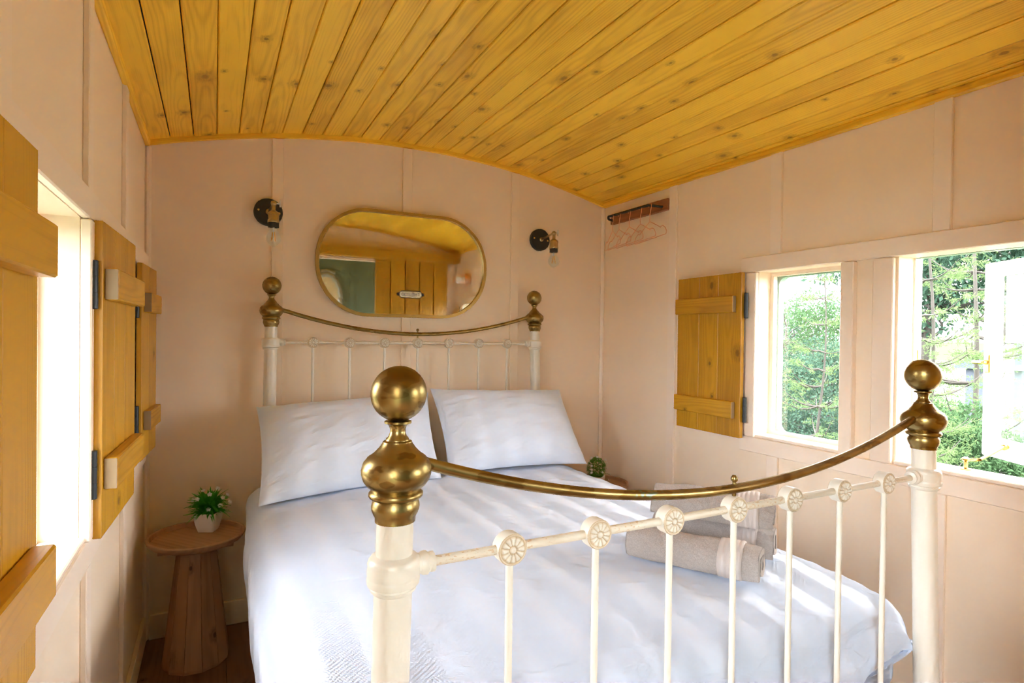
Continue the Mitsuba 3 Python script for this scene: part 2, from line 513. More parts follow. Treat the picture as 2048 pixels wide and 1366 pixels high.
# battens on the walls
BT = 0.013
for x in (0.255, 0.872, 1.493):
    obj('batten', cbox(x - 0.025, x + 0.025, YB - BT, YB, 0.107, arc_z(x) - 0.004, 0.002), 'plaster_pink', 'wall_back')
obj('corner_trim', cbox(XL, XL + 0.024, YB - 0.024, YB, 0.0, ZE + 0.002, 0.008), 'pink_gloss', 'wall_back')
obj('corner_trim', cbox(XR - 0.024, XR, YB - 0.024, YB, 0.0, ZE + 0.002, 0.008), 'pink_gloss', 'wall_back')
HEAD0, HEAD1, SILL0, SILL1 = 1.608, 1.674, 0.822, 0.888
for y, full in ((2.286, True), (1.669, False), (1.043, False), (0.74, True) if False else (0.500, False)):
    if full:
        obj('batten', cbox(XR - BT, XR, y - 0.027, y + 0.027, 0.107, ZE, 0.002), 'pink_gloss', 'wall_right')
    else:
        obj('batten', cbox(XR - BT, XR, y - 0.027, y + 0.027, HEAD1, ZE, 0.002), 'pink_gloss', 'wall_right')
        obj('batten', cbox(XR - BT, XR, y - 0.027, y + 0.027, 0.107, SILL0, 0.002), 'pink_gloss', 'wall_right')
for y, full in ((2.235, True), (1.622, False), (1.012, False)):
    if full:
        obj('batten', cbox(XL, XL + BT, y - 0.030, y + 0.030, 0.107, ZE, 0.002), 'pink_gloss', 'wall_left')
    else:
        obj('batten', cbox(XL, XL + BT, y - 0.027, y + 0.027, LZ1 + 0.067, ZE, 0.002), 'pink_gloss', 'wall_left')
        obj('batten', cbox(XL, XL + BT, y - 0.027, y + 0.027, 0.107, LZ0 - 0.068, 0.002), 'pink_gloss', 'wall_left')
obj('batten', cbox(0.62, 0.67, YF, YF + BT, DOOR_T + 0.12, arc_z(0.65) - 0.004, 0.002), 'plaster_pink', 'wall_front')
# washroom battens (seen in the mirror)
for x in (0.15, 0.76, 1.455):
    obj('batten', cbox(x - 0.025, x + 0.025, YE, YE + BT, 0.0, arc_z(x) - 0.004, 0.002), 'green_paint', 'wall_washroom')
# washroom side and front wall lining, made pink to bounce more light
for nm, x0, x1, hs in (('wall_washroom_left', XL, XL + 0.006, sbox(W5[0], -0.1, W5[1], 1.95)), ('wall_washroom_right', XR - 0.006, XR, sbox(W6[0], WZ0, W6[1], WZ1))):
    obj(nm, plane_yz(sbox(YE, 0.0, YF - 0.072, ZE).difference(hs), x0, x1), 'plaster_pink'); struct(nm)
obj('wall_washroom_front', gable(YF - 0.078, YF - 0.071, sbox(DOOR_L, -0.1, DOOR_R, DOOR_T), off=0.0), 'plaster_pink'); struct('wall_washroom_front')

# skirting
obj('baseboard_back', cbox(XL + 0.024, XR - 0.024, YB - 0.016, YB, 0.0, 0.107, 0.003), 'plaster_pink'); struct('baseboard_back')
obj('baseboard_left', cbox(XL, XL + 0.016, YF, YB - 0.024, 0.0, 0.107, 0.003), 'plaster_pink'); struct('baseboard_left')
obj('baseboard_right', cbox(XR - 0.016, XR, YF, YB - 0.024, 0.0, 0.107, 0.003), 'plaster_pink'); struct('baseboard_right')

# window surrounds
ST = 0.018
def surround(name, side, y0, y1):
    HEAD0, HEAD1, SILL0, SILL1 = (1.608, 1.674, 0.822, 0.888) if side > 0 else (LZ1, LZ1 + 0.067, LZ0 - 0.068, LZ0 - 0.002)
    x0, x1 = (XR - ST, XR) if side > 0 else (XL, XL + ST)
    obj('head_board', cbox(x0, x1, y0, y1, HEAD0, HEAD1, 0.003), 'pink_gloss', name)
    obj('sill_board', cbox(x0 + (0.004 if side > 0 else 0), x1 - (0 if side > 0 else 0.004), y0, y1, SILL0, SILL1, 0.003), 'pink_gloss', name)


def jamb(name, side, y0, y1, t=ST + 0.004):
    HEAD0, SILL1 = (1.608, 0.888) if side > 0 else (LZ1, LZ0 - 0.002)
    x0, x1 = (XR - t, XR) if side > 0 else (XL, XL + t)
    obj('jamb_board', cbox(x0, x1, y0, y1, SILL1, HEAD0 - 0.002, 0.003), 'pink_gloss', name)


def fixed_sash(name, side, a, b):
    """a square frame deep in the reveal with a sheet of glass"""
    WZ0, WZ1 = heights((a, b))
    x0, x1 = (XR + 0.072, XR + 0.096) if side > 0 else (XL - 0.096, XL - 0.072)
    w = 0.017
    P = sbox(a, WZ0, b, WZ1).difference(sbox(a + w, WZ0 + w + 0.008, b - w, WZ1 - w))
    obj('frame', plane_yz(P, x0, x1), 'pink_gloss', name)
    xg = (x0 + x1) / 2 + 0.006 * side
    g = trimesh.Trimesh([[xg, a + w, WZ0 + w], [xg, b - w, WZ0 + w], [xg, b - w, WZ1 - w], [xg, a + w, WZ1 - w]], [[0, 1, 2], [0, 2, 3]], process=False)
    obj('pane', g, 'pane_glass', name)
    xs0, xs1 = (XR - 0.012, XR + 0.072) if side > 0 else (XL - 0.072, XL + 0.012)
    obj('sill', cbox(xs0, xs1, a, b, WZ0 - 0.001, WZ0 + 0.012, 0.003), 'pink_gloss', name)


surround('window_1', 1, 0.462, 1.840)
jamb('window_1', 1, 1.757, 1.808); jamb('window_1', 1, 1.322, 1.372, 0.026)
fixed_sash('window_1', 1, *W1)
labels['window_1'] = {'kind': 'structure', 'label': 'small window with a pale pink surround and a round cornered pane'}
jamb('window_2', 1, 1.186, 1.256, 0.020)
jamb('window_2', 1, 0.585, 0.640)
obj('sill', cbox(XR - 0.014, XR + TH + 0.012, W2[0], W2[1], WZ0 - 0.001, WZ0 + 0.012, 0.003), 'pink_gloss', 'window_2')
obj('reveal_lining', cbox(XR + TH, XR + TH + 0.044, W2[1] - 0.006, W2[1] + 0.004, WZ0, WZ1, 0.001), 'white_paint', 'window_2')
obj('striker_plate', cbox(XR + 0.108, XR + 0.118, W2[1] - 0.0085, W2[1] - 0.0055, 1.235, 1.285, 0.001), 'gold_brass', 'window_2')
labels['window_2'] = {'kind': 'structure', 'label': 'large window with a pale casement standing open'}
# the open casement, hinged at its near edge and swung outwards
CW, PV, ANG = 0.525, (XR + 0.118, 0.652), math.radians(31.5)
def casement_xf():
    d = np.array([math.sin(ANG), math.cos(ANG)]); nrm = np.array([-math.cos(ANG), math.sin(ANG)])
    M = np.eye(4)
    M[:2, 0] = -nrm; M[:2, 1] = d; M[0, 3], M[1, 3] = PV      # local x: outwards, local y: along the sash
    return M
cz0, cz1, fw = 0.905, 1.600, 0.050
cm = cat(cbox(0, 0.036, 0, fw, cz0, cz1, 0.004), cbox(0, 0.036, CW - fw, CW, cz0, cz1, 0.004),
         cbox(0.001, 0.035, fw - 0.002, CW - fw + 0.002, cz1 - fw, cz1, 0.004), cbox(0.001, 0.035, fw - 0.002, CW - fw + 0.002, cz0, cz0 + 0.068, 0.004))
cm.apply_transform(casement_xf())
sash = obj('sash', cm, 'white_paint', 'window_2')
g = trimesh.Trimesh([[0.022, fw, cz0 + 0.06], [0.022, CW - fw, cz0 + 0.06], [0.022, CW - fw, cz1 - fw], [0.022, fw, cz1 - fw]], [[0, 1, 2], [0, 2, 3]], process=False)
g.apply_transform(casement_xf())
obj('pane', g, 'pane_glass', sash)
c = cat(cbox(-0.004, 0.002, CW - 0.036, CW - 0.014, 1.205, 1.270, 0.002), cbox(-0.020, -0.003, CW - 0.031, CW - 0.020, 1.236, 1.250, 0.003), cbox(-0.024, -0.015, CW - 0.030, CW + 0.026, 1.235, 1.249, 0.004))
c.apply_transform(casement_xf())
obj('catch', c, 'gold_brass', sash, smooth=30)
# casement stay on the sill: peg, plate and arm
arm_end = casement_xf() @ np.array([-0.012, 0.40, 0.955, 1])
peg = np.array([XR + 0.062, 0.995, WZ0 + 0.012])
stay = cat(lathe([(0.016, 0), (0.016, 0.004), (0.006, 0.007), (0.006, 0.026), (0.012, 0.032), (0.012, 0.036), (0.004, 0.042)], 20, peg),
           tube([peg + [0, 0, 0.032], peg + [0.02, -0.03, 0.036], arm_end[:3]], [0.005, 0.005, 0.006], 10),
           sphere(arm_end[:3], 0.012, 2), tube([arm_end[:3] + [0.0, 0.0, 0], (casement_xf() @ np.array([0.004, 0.40, 0.955, 1]))[:3]], 0.006, 8))
obj('stay', stay, 'gold_brass', 'window_2', smooth=40)

surround('window_3', -1, 0.462, 2.86)
jamb('window_3', -1, 1.575, 1.625); jamb('window_3', -1, 1.045, 1.100, 0.012)
fixed_sash('window_3', -1, *W3)
labels['window_3'] = {'kind': 'structure', 'label': 'bright left window between two open shutters'}

# ------------------------------------------------------------------ shutters: boards, two ledges, two hinges
def shutter(label, hinge, ang, width, z0, z1, boards, ledges, side=1, t=0.020, ledge_len=None, lt=0.027, hz=(), ledge_off=0.022, ldw=0.075):
    """hinge: (x, y) of the back hinge corner; the leaf runs from there along direction ang (radians from +y towards +x); side: +1 the room is towards +x"""
    k = thing('wooden_shutter', label, 'shutter', 'pine window shutters')
    d = np.array([math.sin(ang), math.cos(ang)]); nr = np.array([math.cos(ang), -math.sin(ang)]) * side
    M = np.eye(4); M[:2, 0] = nr; M[:2, 1] = d; M[0, 3], M[1, 3] = hinge          # local x: into the room, local y: away from the hinge
    flipped = np.linalg.det(M[:3, :3]) < 0
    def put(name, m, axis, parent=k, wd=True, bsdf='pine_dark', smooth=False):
        piece_no[0] += 1
        uv = wuv(m, axis, piece_no[0])
        m = m.copy(); m.apply_transform(M)
        if flipped and np.linalg.det(M[:3, :3]) < 0 and m.volume < 0: m.invert()
        return obj(name, m, bsdf, parent, smooth, uv=uv if wd else None)
    e = np.cumsum([0] + list(boards)) / sum(boards) * width
    for a, b in zip(e[:-1], e[1:]):
        put('board', cbox(0, t, a + 0.0004, b - 0.0004, z0, z1, 0.0016), 2)
    for zc, y0, y1 in ledges:
        lg = put('ledge', cbox(t, t + lt, y0, y1, zc - ldw / 2, zc + ldw / 2, 0.003), 1)
        put('end_grain', cbox(t + 0.0015, t + lt - 0.0015, y0 - 0.0008, y0 + 0.001, zc - ldw / 2 + 0.0015, zc + ldw / 2 - 0.0015, 0.0004), 0, parent=lg, bsdf='end_grain')
    for z in hz:
        h = cat(lathe([(0.007, -0.055), (0.0085, -0.054), (0.0085, -0.0195), (0.0075, -0.019), (0.0075, -0.018), (0.0085, -0.0175), (0.0085, 0.0175), (0.0075, 0.018), (0.0075, 0.019), (0.0085, 0.0195), (0.0085, 0.054), (0.007, 0.055)], 16, (0.003, -0.010, z)),
                cbox(-0.004, 0.0, -0.010, 0.012, z - 0.05, z + 0.05, 0.0008))
        put('hinge', h, 2, bsdf='hinge_steel', wd=False, smooth=35)
    return k


SZ0, SZ1 = 0.880, 1.608
# right wall: hinged beside the small window, folded back towards the bed head
shutter('pine shutter folded back on the right wall beside the small window', (XR - 0.036, 1.800), math.radians(1.5), 0.402, SZ0, SZ1, (0.135, 0.12, 0.147),
        ((1.470, 0.030, 0.402), (1.000, 0.030, 0.402)), side=-1, hz=(1.462, 1.005), lt=0.020)
# left wall: the one filling the picture's edge, and two further along
LS0, LS1, LZS, LHZ = 0.840, 1.567, (1.424, 0.985), (1.420, 0.990)
shutter('pine shutter at the near edge of the bright left window, closest to the door', (-0.2455, 0.625), math.radians(1.0), 0.400, LS0, LS1, (0.13, 0.13, 0.14),
        [(z, 0.01, 0.372) for z in LZS], side=1, hz=LHZ, lt=0.029, t=0.018, ldw=0.073)
shutter('pine shutter hinged on the far side of the bright left window', (-0.2455, 1.604), math.radians(2.8), 0.412, LS0, LS1, (0.13, 0.13, 0.152),
        [(z, 0.016, 0.385) for z in LZS], side=1, hz=LHZ, lt=0.028, t=0.018, ldw=0.073)
shutter('darker pine shutter nearest the back wall, half behind another shutter', (-0.2540, 2.500), math.radians(3.8), 0.312, LS0, LS1, (0.15, 0.16),
        [(z, 0.035, 0.262) for z in LZS], side=1, hz=LHZ, lt=0.026, t=0.018, ldw=0.073)
# a narrow leaf by the door, seen only in the mirror
shutter('narrow pine shutter beside the caged lamp, seen in the mirror', (XR - 0.030, 0.585), math.radians(180), 0.115, SZ0, 1.565, (0.06, 0.055), ((1.44, 0.01, 0.105), (1.0, 0.01, 0.105)), side=1, hz=(1.44,), lt=0.02)

# ------------------------------------------------------------------ bed frame
bed = thing('bed_frame', 'cream iron and brass double bed frame with ball finials', 'bed')
FOOT_Y, HEAD_Y = 0.8277, 2.820
FIN = [(0.0291, 1.0440), (0.0291, 1.050), (0.0320, 1.0555), (0.0345, 1.062), (0.0350, 1.067), (0.0335, 1.073), (0.0315, 1.0765), (0.0365, 1.0785), (0.0392, 1.0815), (0.0392, 1.0855), (0.0365, 1.0885), (0.0345, 1.0905),
       (0.0420, 1.0965), (0.0475, 1.104), (0.0503, 1.113), (0.0506, 1.120), (0.0480, 1.1295), (0.0420, 1.1375), (0.0345, 1.1425), (0.0330, 1.1440), (0.0300, 1.1470), (0.0255, 1.1520), (0.0215, 1.1580), (0.0210, 1.1600), (0.0170, 1.1615),
       (0.0165, 1.1640), (0.0130, 1.1680), (0.0112, 1.1730), (0.0110, 1.1770), (0.0125, 1.1820), (0.0150, 1.1855), (0.0195, 1.1865), (0.0195, 1.1895), (0.0130, 1.1905)]
POST = [(0.0285, 0.03), (0.0275, 0.05), (0.0275, 0.9400), (0.0310, 0.9430), (0.0330, 0.9450), (0.0335, 0.9490), (0.0315, 0.9510), (0.0375, 0.9540), (0.0385, 0.9600), (0.0380, 0.9640), (0.0370, 0.9660), (0.0382, 0.9690), (0.0380, 0.9760),
        (0.0370, 0.9800), (0.0380, 0.9840), (0.0365, 0.9890), (0.0335, 0.9930), (0.0268, 0.9960), (0.0265, 1.0450)]


def bez(profile, k=3):
    """smooth a lathe profile a little by corner-keeping subdivision"""
    p = np.array(profile)
    out = [p[0]]
    for a, b in zip(p[:-1], p[1:]):
        out += [a + (b - a) * t for t in np.linspace(0, 1, k + 1)[1:]]
    return np.array(out)


def leaned(m, base, lean):
    v = m.vertices.copy()
    v[:, 0] += (v[:, 2] - base) * lean
    m.vertices = v
    return m


def post_set(x, y, dz, lean):
    prof = [(r, z + (dz if z > 0.5 else 0)) for r, z in POST]
    p = obj('post', leaned(lathe(prof, 40, (x, y, 0)), 0.96 + dz, lean), 'cream_enamel', bed, smooth=50)
    a = np.linspace(-1.35, math.pi / 2, 22)
    ball = [(0.0405 * math.cos(t), 1.2295 + 0.0405 * math.sin(t)) for t in a]
    ball[-1] = (0.0, ball[-1][1])
    obj('finial', leaned(lathe([(r, z + dz) for r, z in FIN + ball], 48, (x, y, 0)), 0.96 + dz, lean), 'brass', p, smooth=42, label='aged brass finial with a ball on a turned bulb')
    foot = lathe([(0.012, 0.0), (0.020, 0.004), (0.022, 0.02), (0.016, 0.03), (0.028, 0.034)], 24, (x - (0.96 + dz) * lean, y, 0))
    obj('foot', foot, 'iron_dark', p, smooth=40)


def rosette_mesh():
    R, t = 0.0252, 0.0145
    nr, na = 26, 96
    rr = np.linspace(0, R, nr); th = np.arange(na) * 2 * np.pi / na
    r, a = np.meshgrid(rr, th, indexing='ij')
    q = r / R
    petal = np.abs(np.cos(a * 6)) ** 0.6
    h = 0.0042 * np.clip((q - 0.24) / 0.12, 0, 1) * np.clip((0.86 - q) / 0.14, 0, 1) * petal
    boss = 0.0042 * np.sqrt(np.clip(1 - (q / 0.24) ** 2, 0, 1))
    rim = 0.0022 * np.clip(1 - np.abs(q - 0.93) / 0.07, 0, 1)
    z = t - 0.0025 + h + boss + rim
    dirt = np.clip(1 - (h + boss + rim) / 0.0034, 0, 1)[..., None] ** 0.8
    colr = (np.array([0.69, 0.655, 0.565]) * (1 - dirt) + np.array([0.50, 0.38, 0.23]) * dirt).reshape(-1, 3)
    parts = []
    for s in (1, -1):
        V = np.stack([r * np.cos(a), -s * z, r * np.sin(a)], -1)
        parts.append(grid_mesh(V, close_u=True))
        if s > 0: parts[-1].invert()
    side = lathe([(R, -t + 0.0025), (R + 0.0004, -t + 0.004), (R + 0.0006, 0), (R + 0.0004, t - 0.004), (R, t - 0.0025)], na, axis='y')
    side = trimesh.Trimesh(side.vertices[:-2], [f for f in side.faces if max(f) < len(side.vertices) - 2], process=False)
    body = cat(*parts, side)
    return body, np.vstack([colr, colr, np.tile([0.69, 0.655, 0.565], (len(side.vertices), 1))])


_rose, _rosecol = rosette_mesh()
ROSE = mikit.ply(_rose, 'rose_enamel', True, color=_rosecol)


def bed_end(y, dz, xl, xr, lean_l, lean_r, k, zmin, xc, zend, rose0, lowz):
    zr = 0.975 + dz
    post_set(xl, y, dz, lean_l); post_set(xr, y, dz, lean_r)
    xx = np.linspace(xl + 0.040, xr - 0.040, 60)
    obj('top_tube', tube(np.stack([xx, xx * 0 + y, zmin + k * (xx - xc) ** 2], 1), 0.0094, 16), 'brass', bed, smooth=60, label='bowed brass tube between the finials')
    obj('tube_finial', lathe([(0.004, zmin - 0.03), (0.004, zmin + 0.012), (0.0035, zmin + 0.013), (0.0070, zmin + 0.017), (0.0070, zmin + 0.022), (0.004, zmin + 0.027), (0, zmin + 0.028)], 16, (rose0 + 3 * 0.1682, y, 0)), 'brass', bed, smooth=50)
    obj('rail', tube([[x, y, zr] for x in np.linspace(xl + 0.02, xr - 0.02, 12)], 0.0076, 16), 'worn_enamel', bed, smooth=60)
    cup = [(0.012, 0.0), (0.0165, 0.004), (0.0165, 0.010), (0.0145, 0.013), (0.0175, 0.018), (0.0175, 0.024), (0.0140, 0.028), (0.0150, 0.031), (0.0150, 0.035), (0.0078, 0.037)]
    obj('rail_cup', lathe([(r, h + 0.026) for r, h in cup], 24, (xl, y, zr), 'x'), 'cream_enamel', bed, smooth=40)
    m = lathe([(r, h + 0.026) for r, h in cup], 24, (0, 0, 0), 'x'); m.vertices[:, 0] *= -1; m.invert(); m.apply_translation([xr, y, zr])
    obj('rail_cup', m, 'cream_enamel', bed, smooth=40)
    for i in range(7):
        x = rose0 + i * 0.1682
        obj('rosette', ROSE, None, bed, to_world=T().translate([x, y, zr]))
        obj('spindle', tube([[x, y, zr - 0.02], [x, y, 0.8 * zr + 0.2 * lowz], [x, y, lowz]], 0.0062, 14), 'cream_enamel', bed, smooth=60)
    obj('lower_rail', tube([[x, y, lowz] for x in np.linspace(xl, xr, 6)], 0.011, 16), 'cream_enamel', bed, smooth=60)


bed_end(FOOT_Y, 0.0, 0.2345, 1.6035, 0.020, -0.050, 0.267, 1.0150, 0.920, 1.12, 0.4245, 0.36)
bed_end(HEAD_Y, 0.30, 0.2245, 1.5895, 0.012, -0.028, 0.252, 1.3200, 0.908, 1.42, 0.4060, 0.40)
for x in (0.262, 1.575):
    obj('side_rail', cat(cbox(x - 0.018, x + 0.018, FOOT_Y, HEAD_Y, 0.335, 0.375, 0.002), cbox(x - 0.003, x + 0.003, FOOT_Y + 0.01, HEAD_Y - 0.01, 0.375, 0.40, 0.001)), 'iron_dark', bed, label='dark iron side rail')
for i in range(9):
    y = 0.95 + i * 0.22
    wood('slat', cbox(0.245, 1.592, y - 0.035, y + 0.035, 0.375, 0.392, 0.002), 'floor_wood', 0, bed)

# ------------------------------------------------------------------ mattress, duvet, pillows
tag(obj('mattress', trimesh.convex.convex_hull(np.vstack([sphere((x, y, z), 0.05, 2).vertices for x in (0.275, 1.565) for y in (0.93, 2.70) for z in (0.442, 0.575)])), 'bed_linen', smooth=60),
    'white mattress inside the bed frame under the duvet', 'mattress')


def duvet():
    ns, nt = 300, 330
    ctrl = np.array([(0.150, 0.195), (0.128, 0.28), (0.108, 0.40), (0.100, 0.49), (0.112, 0.58), (0.160, 0.645), (0.235, 0.668), (0.36, 0.676), (0.9, 0.682), (1.40, 0.678), (1.545, 0.668), (1.610, 0.638), (1.648, 0.57), (1.660, 0.48), (1.668, 0.36), (1.655, 0.24)])
    base = spline(ctrl, ns)
    s = np.linspace(0, 1, ns)
    x0, z0 = base[:, 0], base[:, 1]
    # rows: along the bed, then over the foot edge and down
    ys = np.linspace(2.70, 0.925, 270)
    rows_y, rows_d = list(ys), [0.0] * len(ys)
    for t in np.linspace(0, math.pi / 2, 22)[1:]:
        rows_y.append(0.925 - 0.055 * math.sin(t)); rows_d.append(0.055 * (1 - math.cos(t)))
    for q in np.linspace(0, 1, nt - len(rows_y) + 1)[1:]:
        rows_y.append(0.870 - 0.012 * math.sin(q * 3.0)); rows_d.append(0.055 + 0.195 * q)
    rows_y, rows_d = np.array(rows_y), np.array(rows_d)
    Y, S = np.meshgrid(rows_y, s, indexing='ij')
    X, Z = np.broadcast_to(x0, Y.shape).copy(), np.broadcast_to(z0, Y.shape).copy()
    # the cover thins towards the foot edge
    Z -= 0.030 * np.clip((1.22 - Y) / 0.35, 0, 1) ** 1.5 * np.clip((Z - 0.3) / 0.35, 0, 1)
    # narrower hang near the head and foot on the left
    side = np.clip((0.62 - Z) / 0.3, 0, 1)
    left = X < 0.9
    X += np.where(left, 0.030, 0.0) * np.clip((1.5 - Y) / 0.6, 0, 1) * side
    X += np.where(left, 0.075, 0.0) * np.clip((Y - 2.30) / 0.35, 0, 1) * side
    # folds
    n1 = meshkit.fbm(np.stack([X * 3.1, Y * 3.4, Z * 3], -1), 3, 3) - 0.5
    n2 = meshkit.fbm(np.stack([X * 9, Y * 14, Z * 2], -1), 3, 11) - 0.5
    n3 = meshkit.fbm(np.stack([X * 40, Y * 34, Z * 20], -1), 2, 21) - 0.5
    hang = np.where(left, -1.0, 1.0) * side
    X += hang * (0.040 * n1 + 0.035 * n2 + 0.006 * n3)
    topw = 1 - side
    crease = np.exp(-np.abs(n2) * 22) * 0.004
    Z += topw * (0.026 * n1 + 0.008 * n2 + 0.0022 * n3 + crease * np.clip(n1 * 6, -1, 1))
    # foot drop
    D = np.broadcast_to(rows_d[:, None], Y.shape)
    top = Z.copy()
    i0 = len(ys) - 1
    hem = 0.055 + 0.195 * np.ones(ns)
    u = np.clip((x0 - 1.25) / 0.33, 0, 1)
    hem -= 0.060 * u * u                                            # gathered up towards the right corner
    limit = np.minimum(D, np.maximum(hem[None, :], 0.05))
    zt = top - limit
    sidez = np.clip((0.60 - z0) / 0.1, 0, 1)[None, :]
    low = 0.46 + 0.07 * np.clip((x0 - 1.3) / 0.3, 0, 1)
    foot = np.clip((0.99 - Y) / 0.10, 0, 1)
    Z = np.where(D > 0, np.minimum(top, zt), Z)
    ruffle = meshkit.fbm(np.stack([X * 22, D * 30, Y * 0], -1), 3, 5) - 0.5
    over = np.clip((D - 0.03) / 0.05, 0, 1)
    Yo = Y + over * (0.015 * ruffle + 0.012 * np.sin(D * 42 + 5 * n1))
    Z += over * 0.020 * (meshkit.fbm(np.stack([X * 9, D * 14, Y * 0 + 4], -1), 2, 9) - 0.5)
    # the hanging sides rise towards the foot corners
    rise = foot * np.clip((0.60 - Z) / 0.2, 0, 1)
    Z = Z + rise * np.maximum(0, (low[None, :] - Z))
    X = X + np.where(left, 0.045, -0.030) * foot * np.clip((0.66 - z0) / 0.2, 0, 1)[None, :]
    Yo = np.maximum(Yo, 0.8395 + 0.012)
    V = np.stack([X, Yo, Z], -1)
    uv = np.stack([np.cumsum(np.r_[0, np.hypot(np.diff(x0), np.diff(z0))])[None, :] + Y * 0, rows_y[:, None] - D + X * 0], -1).reshape(-1, 2)
    return grid_mesh(V), uv


m, uv = duvet()
tag(obj('duvet', m, 'bed_linen', smooth=True, uv=uv), 'white waffle textured duvet spread over the bed', 'duvet')


def pillow(label, tl, tr, bl, br, thick, seed):
    tl, tr, bl, br = (np.array(q, float) for q in (tl, tr, bl, br))
    n, mm = 110, 80
    u, v = np.meshgrid(np.linspace(-1, 1, n), np.linspace(-1, 1, mm), indexing='ij')
    edge = lambda w: np.sign(w) * (1 - (1 - np.abs(w)) ** 1.35)
    uu, vv = edge(u), edge(v)
    # edges drawn in between the corners
    px = uu * (1 - 0.045 * (1 - vv ** 2) * np.abs(uu) ** 4)
    pv = vv * (1 - 0.075 * (1 - uu ** 2) * np.abs(vv) ** 4)
    a, b = (px + 1) / 2, (pv + 1) / 2
    P = (1 - b)[..., None] * ((1 - a)[..., None] * bl + a[..., None] * br) + b[..., None] * ((1 - a)[..., None] * tl + a[..., None] * tr)
    nrm = np.cross(tr + br - tl - bl, tl + tr - bl - br); nrm /= np.linalg.norm(nrm)
    T0 = thick * ((1 - np.abs(uu) ** 3.2).clip(0) ** 0.62) * ((1 - np.abs(vv) ** 2.6).clip(0) ** 0.62)
    q = np.stack([uu * 1.6, vv * 1.2, uu * 0 + seed], -1)
    w1 = meshkit.fbm(q * 2.2, 3, seed) - 0.5
    w2 = meshkit.fbm(np.stack([uu * 4 + vv * 2, vv * 9 - uu * 2, uu * 0 + seed], -1), 3, seed + 5) - 0.5
    cr = np.exp(-((np.abs(uu) - 1) ** 2 + (np.abs(vv) - 1) ** 2) / 0.25)
    f = T0 * (1 + 0.20 * w1) + 0.010 * w2 * np.clip(T0 / thick * 3, 0, 1) + 0.008 * cr * w2
    back = T0 * 0.55
    front = P + nrm * f[..., None]
    rear = P - nrm * back[..., None] - nrm * 0.002
    A = grid_mesh(front); B = grid_mesh(rear); B.invert()
    uv = np.stack([u * 0.38, v * 0.27], -1).reshape(-1, 2)
    mesh = cat(A, B)
    rim = []
    idx = np.arange(n * mm).reshape(n, mm)
    loop = np.r_[idx[:, 0], idx[-1, 1:], idx[::-1, -1][1:], idx[0, ::-1][1:]]
    for p0, p1 in zip(loop[:-1], loop[1:]):
        rim += [[p0, p1 + n * mm, p1], [p0, p0 + n * mm, p1 + n * mm]]
    mesh = trimesh.Trimesh(mesh.vertices, np.vstack([mesh.faces, rim]), process=False)
    if mesh.volume < 0: mesh.invert()
    return tag(obj('pillow', mesh, 'linen_brightened', smooth=True, uv=np.vstack([uv, uv])), label, 'pillow', 'pillows propped against the headboard')


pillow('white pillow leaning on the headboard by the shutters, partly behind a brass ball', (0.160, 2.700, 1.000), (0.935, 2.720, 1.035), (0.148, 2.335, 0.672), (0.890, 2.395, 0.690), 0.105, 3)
pillow('white pillow leaning on the headboard on the side by the coat rack', (0.935, 2.690, 1.055), (1.660, 2.670, 1.030), (0.925, 2.400, 0.700), (1.640, 2.372, 0.690), 0.095, 8)

